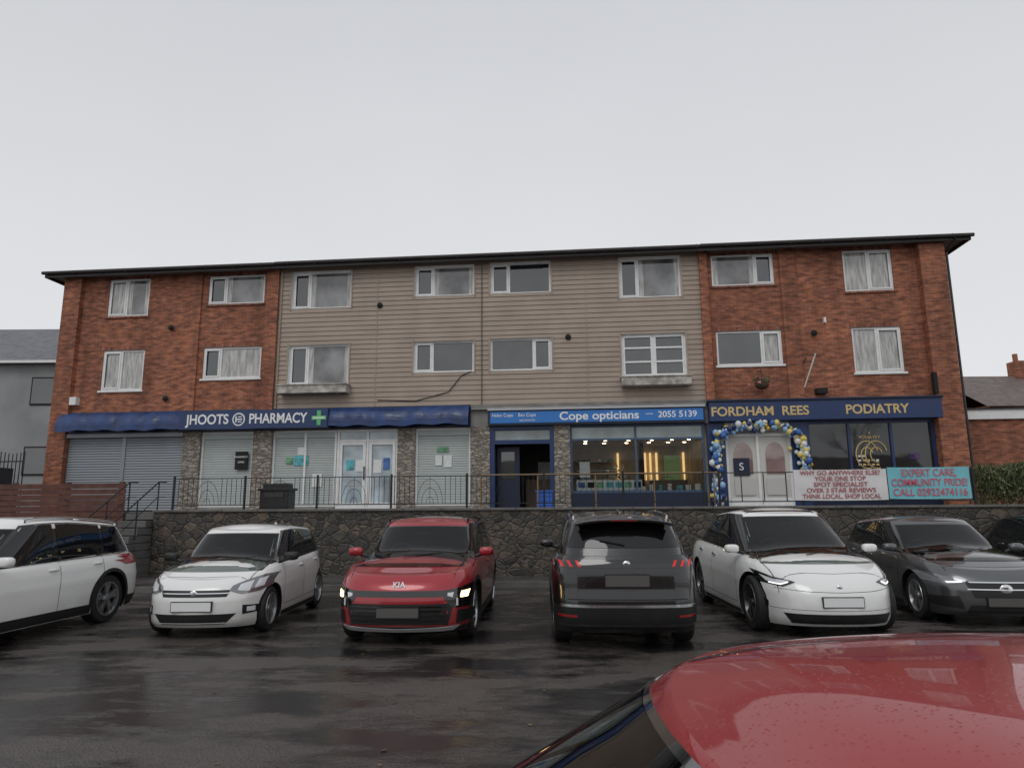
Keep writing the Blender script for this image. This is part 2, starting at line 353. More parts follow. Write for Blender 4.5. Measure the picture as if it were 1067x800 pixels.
# ---- ground floor shopfronts
sf=MB(); FZ=1.62; TZ=4.02
sf.bx(.5,27.6,-.05,.0,4.03,4.66,CONC)
def frame(u0,u1,z0,z1,m,t=.06,v0=-.12,v1=-.02,mull=(),trans=()):
    sf.bx(u0,u1,v0,v1,z0,z0+t,m); sf.bx(u0,u1,v0,v1,z1-t,z1,m)
    sf.bx(u0,u0+t,v0,v1,z0+t,z1-t,m); sf.bx(u1-t,u1,v0,v1,z0+t,z1-t,m)
    for x in mull: sf.bx(x-t/2,x+t/2,v0,v1,z0+t,z1-t,m)
    for zz in trans: sf.bx(u0+t,u1-t,v0+.004,v1-.004,zz-t/2,zz+t/2,m)
def pane(u0,u1,z0,z1,m,v=-.07): sf.poly([(u0,-v,z0),(u1,-v,z0),(u1,-v,z1),(u0,-v,z1)],m)
def shutter(a,b,z0,z1,m,v=.03,h=.08,d=.03):
    zz=z0
    while zz<z1:
        sf.poly([(a,-v+d,zz),(b,-v+d,zz),(b,-v,zz+h*.3),(a,-v,zz+h*.3)],m); sf.poly([(a,-v,zz+h*.3),(b,-v,zz+h*.3),(b,-v+d*.6,zz+h),(a,-v+d*.6,zz+h)],m); zz+=h
for a,b in ((.98,2.8),(2.92,4.8)): shutter(a,b,FZ,3.95,SHUT,-.0,.08,.03)
sf.bx(2.8,2.92,-.1,.02,FZ,TZ,SHUT); sf.bx(.93,4.85,-.08,.12,3.9,4.02,SHUT)
for a,b in ((4.85,5.41),(7.11,7.72),(11.66,12.2),(13.88,14.46),(16.37,16.84)): sf.bx(a,b,-.2,.08,1.5,4.03,PIERST)
for a,b,m_ in ((5.41,7.11,()),(7.72,9.74,(8.75,)),(12.2,13.88,())):
    frame(a,b,FZ+.1,TZ,WHITE,mull=m_); shutter(a+.05,b-.05,FZ+.12,TZ-.04,SHUTP,-.07,.075,.012); sf.bx(a,b,-.15,0,FZ-.1,FZ+.1,CONC); sf.bx(a+.06,b-.06,-.09,-.03,3.80,3.96,SHUTP)
frame(9.76,11.66,FZ,TZ,WHITE,t=.07,mull=(10.71,),trans=(3.68,))
pane(9.8,11.6,FZ,TZ,G_DOOR)
for a,b in ((9.84,10.66),(10.76,11.58)):
    for q in ((a,b,FZ+.02,FZ+.2),(a,b,3.55,3.64),(a,a+.09,FZ+.2,3.55),(b-.09,b,FZ+.2,3.55)): sf.bx(q[0],q[1],-.06,-.015,q[2],q[3],WHITE)
sf.bx(10.62,10.64,-.01,.05,2.5,2.9,DARK)
PA=mat('paper_white',(.75,.76,.75),.6,var=.08,vscale=9); PT=mat('poster_teal',(.1,.4,.45),.5,var=.5,vscale=7); PB=mat('poster_blue',(.07,.16,.4),.5,var=.5,vscale=6); PG=mat('poster_green',(.15,.35,.2),.5,var=.5,vscale=6)
for q in ((8.4,8.85,2.95,3.25,PT),(8.5,8.8,3.27,3.5,PA),(8.15,8.35,3.0,3.2,PG),(10.05,10.3,2.8,3.1,PT),(10.35,10.6,2.75,3.1,PA),(10.9,11.15,2.7,3.1,PA),(11.2,11.4,2.8,3.15,PB),(12.8,13.0,2.9,3.2,PA),(13.05,13.3,2.85,3.2,PA),(12.85,13.2,3.3,3.45,PG),(9.0,9.3,2.3,2.7,PA)):
    sf.bx(q[0],q[1],-.05,-.045,q[2],q[3],q[4])
sf.bx(6.55,6.95,-.01,.03,2.85,3.4,DARK)
text('PHARMACY\n\nOPEN',.08,6.75,.04,3.15,WTXT,B)
sf.bx(14.46,14.60,-.15,.05,FZ,TZ,NAVY); sf.bx(16.24,16.37,-.15,.05,FZ,TZ,NAVY); sf.bx(14.6,16.24,-.15,.04,3.5,3.62,NAVY); sf.bx(14.6,16.24,-.15,.04,3.92,TZ,NAVY)
pane(14.6,16.24,3.62,3.92,G_TEAL)
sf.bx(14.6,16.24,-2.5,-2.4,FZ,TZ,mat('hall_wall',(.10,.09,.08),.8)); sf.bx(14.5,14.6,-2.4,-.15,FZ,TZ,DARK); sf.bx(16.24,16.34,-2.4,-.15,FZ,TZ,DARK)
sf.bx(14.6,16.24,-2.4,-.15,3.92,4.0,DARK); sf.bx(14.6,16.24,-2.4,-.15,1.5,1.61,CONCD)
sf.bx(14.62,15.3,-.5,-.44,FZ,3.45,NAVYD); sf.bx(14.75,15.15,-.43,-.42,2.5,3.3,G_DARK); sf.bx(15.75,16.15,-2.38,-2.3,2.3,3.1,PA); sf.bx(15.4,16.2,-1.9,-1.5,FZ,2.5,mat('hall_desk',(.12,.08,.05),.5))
OB=mat('optician_frame',(.05,.10,.17),.4)
frame(16.84,20.72,2.05,TZ,OB,mull=(18.75,),trans=(3.6,)); pane(16.9,18.72,3.63,3.97,G_TEAL,-.06); pane(18.78,20.66,3.63,3.97,G_TEAL,-.06)
sf.bx(16.84,20.72,-.12,-.0,1.5,2.05,NAVYD)
sf.poly([(16.9,.07,2.1),(20.66,.07,2.1),(20.66,.07,3.57),(16.9,.07,3.57)],CLEAR)
IW=mat('shop_inner_wall',(.36,.31,.25),.8,var=.2); IG=mat('warm_panel',(1,.62,.2),.5,emit=.9,ecol=(1,.66,.28)); LW=mat('warm_downlight',(1,.85,.6),.5,emit=11,ecol=(1,.78,.5))
sf.bx(16.84,20.72,-3.1,-3.0,FZ,TZ,IW); sf.bx(16.74,16.84,-3.0,-.13,FZ,TZ,IW); sf.bx(20.72,20.8,-3.0,-.13,FZ,TZ,IW); sf.bx(16.84,20.72,-3,-.13,3.64,3.7,IW); sf.bx(16.84,20.72,-3,-.13,1.5,1.64,mat('shop_floor',(.1,.07,.05),.3))
for x in (17.3,17.9,18.6,19.3,19.9,20.4):
    for y in (.8,1.7): sf.cyl((x,y,3.635),(x,y,3.62),.05,LW,12)
for x in (18.35,19.25,19.42,19.62,20.5): sf.bx(x,x+.06,-2.98,-2.9,2.5,3.4,IG)
sf.bx(19.9,20.4,-2.98,-2.9,2.2,3.3,mat('screen_green',(.2,.3,.12),.4,emit=.2))
for z_ in (2.2,2.5,2.8,3.1): sf.bx(17.0,18.3,-2.95,-2.7,z_,z_+.03,WHITE)
for i in range(26): 
    x=random.uniform(17,18.25); z_=random.choice((2.2,2.5,2.8,3.1)); sf.bx(x,x+.09,-2.9,-2.75,z_+.03,z_+.1,random.choice((PA,PB,DARK,PT)))
sf.bx(18.95,19.1,-1.6,-1.4,1.64,3.6,DARK); sf.bx(19.3,20.4,-2,-1.4,1.64,2.45,mat('hall_desk'))
for i in range(14):
    x=17.05+i*.26; h=random.uniform(.08,.22); sf.bx(x,x+random.uniform(.06,.2),-.4,-.3,2.06,2.1+h,random.choice((PA,PA,PT,PG,DARK)))
sf.bx(17.0,18.9,-.14,-.13,2.12,2.42,PA)
for i in range(7): sf.bx(17.05+i*.27,17.25+i*.27,-.128,-.124,2.2,2.36,random.choice((PT,PB,PG,DARK)))
sf.bx(17.1,17.4,-.14,-.13,2.5,2.95,PA)
LEAF=mat('plant_leaf',(.05,.10,.03),.6,var=.4)
for i in range(70):
    c=Vector((18.1+random.gauss(0,.16),.25+random.gauss(0,.03),2.62+random.gauss(0,.14))); d=[Vector((random.gauss(0,.05),random.gauss(0,.03),random.gauss(0,.05))) for _ in range(3)]
    sf.poly([c+e for e in d],random.choice((LEAF,LEAF,PA)))
sf.bx(20.8,21.3,-.1,.02,1.5,TZ,NAVY); sf.bx(23.13,23.6,-.1,.02,1.5,TZ,NAVY)
frame(21.3,23.13,FZ,TZ,WHITE,t=.07,mull=(22.2,),trans=(3.66,)); pane(21.36,23.1,FZ,TZ,mat('cream_door',(.62,.6,.56),.5),-.08)
GP=glassmat('door_pane_pink',(.3,.2,.18)); 
for c in (21.79,22.68):
    pts=[(c-.26,.055,2.55),(c+.26,.055,2.55),(c+.26,.055,3.1)]+[(c+.26*math.cos(t),.055,3.1+.35*math.sin(t)) for t in np.linspace(0.15,math.pi-.15,10)]+[(c-.26,.055,3.1)]
    sf.poly(pts,GP)
    sf.bx(c-.4,c+.4,-.055,-.04,FZ+.04,FZ+.25,WHITE); sf.bx(c-.28,c+.28,-.055,-.045,1.95,2.42,mat('panel_grey',(.55,.54,.52),.4))
sf.bx(21.5,21.95,-.05,-.04,2.5,3.0,NAVYD); text('S',.3,21.72,-.035,2.75,WTXT,B,ext=.001)
frame(23.6,27.06,2.1,TZ,NAVY,t=.07,mull=(24.75,25.9)); pane(23.65,27.0,2.1,TZ,G_POD); sf.bx(23.6,27.08,-.12,0,1.5,2.1,NAVYD)
for c,m_ in ((25.2,GOLD),(25.45,GOLD)):
    for r_ in (.16,.3): sf.tube([(c+r_*math.cos(t),.045,3.05+r_*1.3*math.sin(t)) for t in np.linspace(.3,5,14)],.018,m_,5)
for i in range(12): sf.bx(24.95+.12*(i%5),25.03+.12*(i%5),-.055,-.05,2.75+.12*(i//5),2.8+.12*(i//5),random.choice((PA,GOLD)))
text('4\nPODIATRY',.12,25.3,-.04,3.6,GOLD,B)
text('FOOT\nCLINIC',.1,26.5,-.04,3.0,mat('purple',(.2,.08,.35),.5),B)
sf.obj('shopfronts',B)

# ------------------------------------------------------------------ signs
def canopy(s,u0,u1):
    rows=[]
    for j in range(9):
        t=j/8; row=[]
        for x in np.linspace(u0,u1,90):
            fold=.02*math.sin(x*5+math.sin(x*1.7)*2)+.012*math.sin(x*13)
            vv=.1+.34*math.sin(t*math.pi/2)+fold*t; zz=4.68-.52*t**1.6-.015*math.sin(x*2.3)-.02*math.sin(x*7)*t-(.08 if j==8 else 0)
            row.append((x,-vv,zz))
        rows.append(row)
    s.grid(rows,NAVYCLOTH)
e=empty('pharmacy_sign'); s=MB()
s.bx(.75,13.88,0.0,.10,4.035,4.70,NAVYD); s.bx(4.9,9.6,.10,.47,4.06,4.62,NAVY)
canopy(s,.78,4.9); canopy(s,9.6,13.86)
CGm=mat('cross_green',(.12,.5,.2),.4)
s.bx(9.12,9.56,.47,.49,4.28,4.40,CGm); s.bx(9.28,9.40,.472,.495,4.12,4.56,CGm)
s.bx(9.16,9.52,.49,.5,4.31,4.37,mat('cross_pale',(.6,.8,.6),.4))
s.cyl((6.82,-.47,4.34),(6.82,-.485,4.34),.20,WTXT,28); s.cyl((6.82,-.486,4.34),(6.82,-.49,4.34),.16,NAVY,28)
s.bx(6.72,6.94,.49,.495,4.32,4.36,WTXT); s.bx(6.72,6.76,.491,.497,4.25,4.43,WTXT); s.bx(6.8,6.92,.491,.497,4.40,4.43,WTXT); s.bx(6.8,6.92,.491,.497,4.25,4.28,WTXT)
s.obj('fascia_board',e)
text('JHOOTS',.42,5.82,.475,4.34,WTXT,e,off=.008,fit=1.38); text('PHARMACY',.42,8.05,.475,4.34,WTXT,e,off=.008,fit=1.82)
e=empty('opticians_sign'); s=MB()
s.bx(14.42,20.74,0,.22,4.04,4.48,NAVYD); s.bx(14.5,20.68,.22,.25,4.10,4.44,SKYBLUE); s.bx(14.42,20.74,0,.3,4.48,4.53,mat('alu_trim',(.5,.52,.55),.4)); s.bx(13.9,20.8,0,.12,4.54,4.61,CONC)
s.obj('fascia_board',e)
text('Cope opticians',.33,17.7,.255,4.27,WTXT,e,off=.006,fit=2.3); text('Helen Cope    Ben Cope',.15,15.2,.255,4.33,WTXT,e,fit=1.3); text('optometrists',.09,15.6,.255,4.18,WTXT,e); text('2055 5139',.25,19.95,.255,4.27,WTXT,e,align='CENTER',off=.004,fit=1.1); text('www',.1,19.15,.255,4.3,WTXT,e)
e=empty('podiatry_sign'); s=MB()
s.bx(20.85,27.2,0,.28,4.04,4.60,NAVY); s.bx(20.82,27.24,0,.33,4.6,4.66,NAVYD); s.obj('fascia_board',e,bevel=.01)
text('FORDHAM  REES',.36,22.25,.285,4.3,GOLD,e,off=.008,fit=2.7); text('PODIATRY',.36,25.45,.285,4.3,GOLD,e,off=.008,fit=1.7)

# ------------------------------------------------------------------ balloon arch
BC=[mat('balloon_blue',(.05,.14,.42),.25),mat('balloon_pale_blue',(.3,.5,.72),.25),mat('balloon_white',(.75,.75,.73),.25),mat('balloon_gold',(.6,.42,.08),.25,.3),mat('balloon_navy',(.02,.04,.15),.25),mat('balloon_yellow',(.75,.6,.15),.25),mat('balloon_white'),mat('balloon_pale_blue')]
s=MB()
path=[(21.0,1.7),(20.98,2.4),(21.0,3.1),(21.1,3.65),(21.5,3.88),(22.2,3.93),(22.9,3.88),(23.3,3.6),(23.42,3.0),(23.46,2.45)]
for i in range(380):
    t=random.random()*(len(path)-1); k=int(t); f=t-k
    u=path[k][0]*(1-f)+path[k+1][0]*f; z=path[k][1]*(1-f)+path[k+1][1]*f
    r=random.choice((.04,.05,.06,.075,.09)); s.ell((u+random.gauss(0,.075),-.2+random.gauss(0,.06),z+random.gauss(0,.06)),(r,r,r*1.12),random.choice(BC),10,7)
s.obj('balloon_arch',smooth=True,frame=FR)
e=MB(); e.ell((22.35,-.35,5.05),(.2,.2,.13),mat('basket',(.08,.05,.03),.9),12,6)
e.tube([(22.35,.0,5.5),(22.35,-.35,5.48),(22.35,-.35,5.15)],.012,BLACKM,5)
for i in range(160):
    c=Vector((22.35+random.gauss(0,.13),-.35+random.gauss(0,.12),5.18+random.gauss(0,.07)))
    e.poly([c+Vector((random.gauss(0,.03),random.gauss(0,.03),random.gauss(0,.03))) for _ in range(3)],LEAF if random.random()<.8 else mat('flower',(.6,.2,.3),.5))
e.obj('hanging_basket',frame=FR)

# ------------------------------------------------------------------ terrace, wall, railing
s=MB()
s.bx(6.62,36,3.65,4.0,-.2,1.60,RETWALL); s.obj('retaining_wall',frame=FR)
s=MB(); COP=mat('coping_stone',(.13,.125,.115),.5,var=.35,vscale=2.5,bump=.3)
x=6.6
while x<36: s.bx(x,x+.89,3.62,4.05,1.602,1.66,COP); x+=.9
c_=s.obj('wall_coping',frame=FR,bevel=.01)
s=MB(); s.bx(-8,36,-12,3.62,1.2,1.60,CONCD); s.bx(-8,5.85,3.62,3.9,-.1,1.60,CONCD); s.obj('terrace_pavement',frame=FR)
def railing(name,u0,u1,v=3.85,zb=1.66,zt=2.43,sp=.125,hoops=True,th=.011):
    s=MB(); s.bx(u0,u1,v-.02,v+.02,zt-.02,zt,BLACKM); s.bx(u0,u1,v-.012,v+.012,zb+.09,zb+.115,BLACKM); 
    x=u0
    while x<u1+.01:
        s.bx(x-.022,x+.022,v-.024,v+.024,zb,zt+.05,BLACKM); x+=1.85
    x=u0+sp
    while x<u1:
        k=int(round((x-u0)/sp))%15
        if not (hoops and k in (5,6,7,8,9)): s.bx(x-th/2,x+th/2,v-th/2,v+th/2,zb+.1,zt-.02,BLACKM)
        if hoops and k==7:
            for r_ in (.31,.2,.09): s.tube([(x+r_*math.cos(t),-v,zb+.1+r_*1.9*math.sin(t)) for t in np.linspace(0,math.pi,13)],.006,BLACKM,5)
            s.bx(x-.005,x+.005,v-.005,v+.005,zb+.1,zt-.02,BLACKM)
        x+=sp
    s.obj(name,frame=FR)
railing('iron_railing',7.0,20.2)
railing('iron_railing',20.3,26.0,sp=.5,hoops=False,th=.02)
s=MB(); BR=mat('brown_handrail',(.25,.15,.06),.4)
s.cyl((14.5,-2.2,2.5),(20.6,-2.2,2.5),.022,BR,8)
for x in np.arange(14.5,20.7,1.5): s.cyl((x,-2.2,1.6),(x,-2.2,2.5),.018,BR,8)
s.obj('terrace_handrail',frame=FR,smooth=True)
def banner(name,u0,u1,z0,z1,m,lines,tm,v=3.93,fits=None):
    e=empty(name); s=MB(); rows=[]
    for j in range(7):
        t=j/6; rows.append([(x,-(v+.012*math.sin(x*4+t*3)*math.sin(t*math.pi)),z0+(z1-z0)*t-.012*math.sin((x-u0)/(u1-u0)*math.pi)) for x in np.linspace(u0,u1,24)])
    s.grid(rows,m); s.obj('banner_sheet',e,smooth=True)
    n=len(lines); h=(z1-z0)/(n+.25)
    for i,(l,sz,ft) in enumerate(lines): text(l,sz,(u0+u1)/2,v+.02,z1-h*(i+.62),tm,e,ext=.001,off=.002,fit=(u1-u0)*ft)
banner('white_banner',21.95,23.98,1.78,2.47,mat('banner_pale',(.74,.72,.72),.45,var=.06),[('WHY GO ANYWHERE ELSE?',.14,.86),('YOUR ONE STOP',.14,.55),('SPOT SPECIALIST',.14,.58),('OVER 3 STAR REVIEWS',.14,.74),('THINK LOCAL, SHOP LOCAL',.14,.84)],mat('banner_red',(.40,.10,.11),.5))
banner('teal_banner',24.0,25.75,1.80,2.5,mat('banner_teal',(.20,.55,.62),.45,var=.08),[('EXPERT CARE,',.23,.66),('COMMUNITY PRIDE!',.23,.92),('CALL 02922474116',.23,.9)],mat('banner_pink',(.62,.12,.18),.5))
s=MB(); s.bx(9.0,9.75,2.9,3.35,1.62,2.12,BLACKM); s.bx(8.96,9.79,2.86,3.4,2.12,2.18,BLACKM); s.bx(9.05,9.7,2.95,3.3,2.18,2.3,BLACKM); s.bx(9.12,9.63,3.35,3.37,1.95,2.06,mat('bin_slot',(.05,.05,.05),.5)); s.obj('litter_bin',frame=FR,bevel=.03)
s=MB(); CB=mat('blue_crate',(.03,.12,.5),.4); s.bx(15.95,16.35,1.6,1.9,1.6,2.05,CB); s.bx(15.92,16.38,1.57,1.93,2.05,2.1,CB); 
for z_ in (1.7,1.82,1.94): s.bx(15.94,16.36,1.9,1.91,z_,z_+.04,CB)
s.obj('plastic_crate',frame=FR,bevel=.01)
s=MB()
for i in range(9): s.bx(5.88,6.6,3.62,6.3-.29*i,(-.02 if i==0 else .178*i),.178*(i+1)-.003*i,CONCD)
s.bx(5.7,5.87,3.62,6.3,-.1,.5,RETWALL)
s.obj('stone_steps',frame=FR,bevel=.01)
s=MB()
for u in (5.86,6.63):
    s.tube([(u,-6.2,.95),(u,-3.9,2.35),(u,-3.6,2.35)],.018,BLACKM,8)
    s.tube([(u,-6.2,.55),(u,-3.9,1.98),(u,-3.6,1.98)],.01,BLACKM,8)
    for t in (0,.33,.66,1): s.cyl((u,-6.2+2.3*t,.05+1.4*t),(u,-6.2+2.3*t,.95+1.4*t),.016,BLACKM,6)
s.obj('stair_railing',frame=FR)
s=MB()
for u in np.arange(-6,5.9,1.45): s.bx(u,u+.1,3.85,3.95,1.1,2.36,WOOD)
for i in range(8): 
    z_=1.22+i*.14; s.bx(-6,5.8,3.95,3.975,z_,z_+.125,WOOD)
s.obj('wooden_fence',frame=FR)
s=MB(); s.bx(-6,5.84,3.6,3.94,-.1,1.2,RETWALL); s.obj('stone_wall',frame=FR)
s=MB()
x=-6
while x<.4:
    h=3.35+.14*abs(math.sin(x*1.3)); s.bx(x,x+.02,.98,1.0,1.6,h,BLACKM); x+=.13
s.bx(-6,.4,1,1.03,3.1,3.14,BLACKM); s.bx(-6,.4,1,1.03,1.9,1.94,BLACKM); s.obj('metal_fence',frame=FR)
s=MB(); s.bx(-6,.2,2.0,2.3,1.6,2.55,BRICK); s.bx(-6,.24,1.97,2.33,2.55,2.63,CONCD); s.bx(-.4,.25,1.2,1.9,1.6,2.9,mat('meter_box',(.03,.03,.035),.6)); s.obj('low_brick_wall',frame=FR)

# ------------------------------------------------------------------ ground
def asphalt():
    m,nt,b=newmat('wet_asphalt'); tc=N(nt,'ShaderNodeTexCoord')
    def noise(sc,d=6,stretch=None,r=.6):
        n=N(nt,'ShaderNodeTexNoise'); n.inputs['Scale'].default_value=sc; n.inputs['Detail'].default_value=d; n.inputs['Roughness'].default_value=r
        if stretch:
            mp=N(nt,'ShaderNodeMapping'); mp.inputs['Scale'].default_value=stretch; mp.inputs['Rotation'].default_value=(0,0,.15); nt.links.new(tc.outputs['Object'],mp.inputs[0]); nt.links.new(mp.outputs[0],n.inputs['Vector'])
        else: nt.links.new(tc.outputs['Object'],n.inputs['Vector'])
        return n
    def mr(src,a,b_,c,d):
        r=N(nt,'ShaderNodeMapRange'); r.inputs[1].default_value=a; r.inputs[2].default_value=b_; r.inputs[3].default_value=c; r.inputs[4].default_value=d; nt.links.new(src,r.inputs[0]); return r.outputs[0]
    big=noise(.7,9,(.6,1.5,1),.68); mid=noise(3.2,9,None,.7); fine=noise(60,4); grain=N(nt,'ShaderNodeTexVoronoi'); grain.inputs['Scale'].default_value=65; nt.links.new(tc.outputs['Object'],grain.inputs['Vector'])
    wet=mr(big.outputs['Fac'],.44,.56,0,1)
    a=N(nt,'ShaderNodeMath',operation='MULTIPLY_ADD'); nt.links.new(mid.outputs['Fac'],a.inputs[0]); a.inputs[1].default_value=1.1; nt.links.new(wet,a.inputs[2])
    w2=mr(a.outputs[0],.4,1.45,0,1)
    rr=mr(w2,0,1,.42,.05); nt.links.new(rr,b.inputs['Roughness'])
    cr=N(nt,'ShaderNodeValToRGB'); cr.color_ramp.elements[0].color=(.088,.076,.068,1); cr.color_ramp.elements[1].color=(.020,.0185,.018,1); nt.links.new(w2,cr.inputs[0])
    g=mr(fine.outputs['Fac'],.3,.7,.35,1.9); sc=N(nt,'ShaderNodeVectorMath',operation='SCALE'); nt.links.new(cr.outputs[0],sc.inputs[0]); nt.links.new(g,sc.inputs['Scale']); nt.links.new(sc.outputs[0],b.inputs['Base Color'])
    bs=mr(w2,0,1,.9,.06)
    h=N(nt,'ShaderNodeMath',operation='ADD'); nt.links.new(fine.outputs['Fac'],h.inputs[0]); nt.links.new(grain.outputs['Distance'],h.inputs[1])
    bp=N(nt,'ShaderNodeBump'); bp.inputs['Distance'].default_value=.012; nt.links.new(bs,bp.inputs['Strength']); nt.links.new(h.outputs[0],bp.inputs['Height'])
    bp2=N(nt,'ShaderNodeBump'); bp2.inputs['Distance'].default_value=.05; bp2.inputs['Strength'].default_value=.16; nt.links.new(mid.outputs['Fac'],bp2.inputs['Height']); nt.links.new(bp.outputs[0],bp2.inputs['Normal'])
    nt.links.new(bp2.outputs[0],b.inputs['Normal'])
    return m
ASPH=asphalt()
s=MB(); s.poly([(-300,-300,0),(300,-300,0),(300,300,0),(-300,300,0)],ASPH); s.obj('asphalt_ground')
s=MB()
kp=[(6.6,6.6),(10.5,6.25),(15.6,5.25),(22,5.05),(36,5.0)]
top=[(u,-v,.11) for u,v in kp]; back=[(u,-4.0,.11) for u,v in kp]
PAV=mat('wet_pavement',(.075,.07,.065),.35,var=.3,vscale=1.5,bump=.2,rvar=.2)
s.grid([[ (x,y+.12,z) for x,y,z in top],back],PAV)
s.grid([top,[(x,y+.12,.1125) for x,y,z in top]],COP); s.grid([[(x,y,-.05) for x,y,z in top],top],COP)
s.obj('pavement_kerb',frame=FR)
s=MB(); LF=[mat('dead_leaf',(.09,.05,.02),.6),mat('dead_leaf_pale',(.16,.11,.05),.6)]
for i in range(300):
    x=random.uniform(-9,9); y=random.uniform(3,14) if random.random()<.6 else random.uniform(13,15); r_=random.uniform(.012,.03); a=random.random()*6
    s.poly([(x+r_*math.cos(a+k)*(1 if k%2 else .6),y+r_*math.sin(a+k),.006+.004*(k%2)) for k in range(5)],random.choice(LF))
s.obj('fallen_leaves')

# ------------------------------------------------------------------ neighbours
s=MB(); REN=mat('grey_render',(.30,.31,.31),.8,var=.15,vscale=.8); SL=mat('slate',(.13,.135,.15),.5,var=.3,vscale=3,bump=.3,bscale=8)
e=empty('rendered_house',None)
s.box(-44,-19,32,40,0,8.7,REN); s.obj('walls',e)
s=MB(); s.poly([(-44.5,31.6,8.6),(-18.6,31.6,8.6),(-18.6,36,11.3),(-44.5,36,11.3)],SL); s.poly([(-44.5,40.4,8.6),(-18.6,40.4,8.6),(-18.6,36,11.3),(-44.5,36,11.3)],SL); s.poly([(-18.9,32,8.7),(-18.9,40,8.7),(-18.9,36,11.2)],REN); s.box(-44.5,-18.6,31.55,31.65,8.5,8.62,WHITE); s.obj('roof',e)
s=MB()
for x in (-22.3,-27,-33): 
    for z_ in (6.6,3.3): s.box(x-.5,x+.5,31.93,31.99,z_,z_+1.2,G_DARK); s.box(x-.57,x+.57,31.95,32.01,z_-.07,z_+1.27,DARK)
s.obj('windows',e)
e=empty('brick_extension')
s=MB(); s.bx(28.3,36,-4,-1.0,1.5,4.1,BRICK); s.bx(28.2,36.1,-4.1,-.9,4.1,4.38,WHITE); s.bx(28.2,36.1,-4.1,-.85,4.38,4.42,FASCIA); s.obj('walls',e)
e=empty('tiled_house',None); s=MB()
s.box(24,42,34,42,0,6.5,BRICK); s.obj('walls',e)
s=MB(); TL=mat('brown_tile',(.14,.11,.10),.6,var=.3,vscale=3,bump=.3,bscale=8)
s.poly([(23.6,33.6,6.4),(42.4,33.6,6.4),(42.4,38,8.7),(23.6,38,8.7)],TL); s.poly([(23.6,42.4,6.4),(42.4,42.4,6.4),(42.4,38,8.7),(23.6,38,8.7)],TL); s.box(28.3,28.8,37.5,38.3,8.0,9.5,BRICK); s.cyl((28.55,37.9,9.5),(28.55,37.9,9.95),.13,mat('pot',(.3,.12,.07),.8)); s.obj('roof',e)
s=MB(); HL_=[mat('hedge_leaf',(.07,.10,.035),.6),mat('hedge_leaf_pale',(.15,.17,.07),.6),mat('hedge_leaf_dark',(.03,.045,.018),.6)]
for i in range(22000):
    u=random.uniform(26.3,32); hh=.75+.2*math.sin(u*1.7)+.1*math.sin(u*5.1)
    z=1.6+random.random()**.7*hh+ .12*(u-26.6)/3; v=3.2+random.gauss(0,.3)
    c=Vector((u,-v,z)); L=random.uniform(.05,.13); d=Vector((random.gauss(0,.5),random.gauss(0,.5),1+random.gauss(0,.4))).normalized()*L; w=Vector((random.gauss(0,1),random.gauss(0,1),0)).normalized()*.018
    s.poly([c-w,c+w,c+d],random.choice(HL_))
s.obj('hedge',frame=FR)
def tree(name,H=9,seed=1):
    rnd=random.Random(seed); s=MB(); BK=mat('bark',(.05,.042,.035),.9)
    def br(p,d,L,r,k):
        n=3; 
        for i in range(n):
            q=p+d*L/n; r2=r*.82; s.cyl(p,q,r,BK,5 if k<3 else 3,r2,caps=False); p=q; r=r2
            d=(d+Vector((rnd.gauss(0,.12),rnd.gauss(0,.12),rnd.gauss(.03,.08)))).normalized()
            if k<6 and (k>0 or i==n-1) :
                for _ in range(2 if k<5 else 1):
                    a=Vector((rnd.gauss(0,1),rnd.gauss(0,1),rnd.gauss(.2,.6))).normalized()
                    dd=(d*1.0+a*.75).normalized()
                    if rnd.random()<.72: br(p,dd,L*rnd.uniform(.55,.78),r*.62,k+1)
    br(Vector((0,0,-.1)),Vector((0,0,1)),H*.35,H*.022,0)
    return s
tm=tree('t',10,3).obj('bare_tree'); tm2=tree('t',11,11).obj('bare_tree'); 
def inst(o,loc,rz,sc):
    n=bpy.data.objects.new('bare_tree',o.data); COL.objects.link(n); n.location=loc; n.rotation_euler=(0,0,rz); n.scale=(sc,)*3
tm.location=(-37,44,0); tm.scale=(1.3,)*3; tm2.location=(-14,-20,0)
for i,(x,y) in enumerate(((-42,48),(-5,-24),(4,-19),(13,-22),(22,-25),(-24,-22),(31,-20),(42,54))): inst(tm if i%2 else tm2,(x,y,0),i*1.3,1.1+.15*math.sin(i*2))
e=empty('reflection_house',None); s=MB(); s.box(-30,34,-50,-44,0,5.0,BRICK); s.obj('walls',e); s=MB(); s.poly([(-30.4,-43.6,4.9),(34.4,-43.6,4.9),(34.4,-47,7.2),(-30.4,-47,7.2)],TL); s.poly([(-30.4,-50.4,4.9),(34.4,-50.4,4.9),(34.4,-47,7.2),(-30.4,-47,7.2)],TL); s.obj('roof',e)  # unseen house row behind the camera, added as a dark band in reflections
s=MB()
for x in range(-28,34,4):
    for z_ in (1,3.2): s.box(x,x+1.4,-44.01,-43.95,z_,z_+1.2,G_DARK)
s.obj('windows',e)

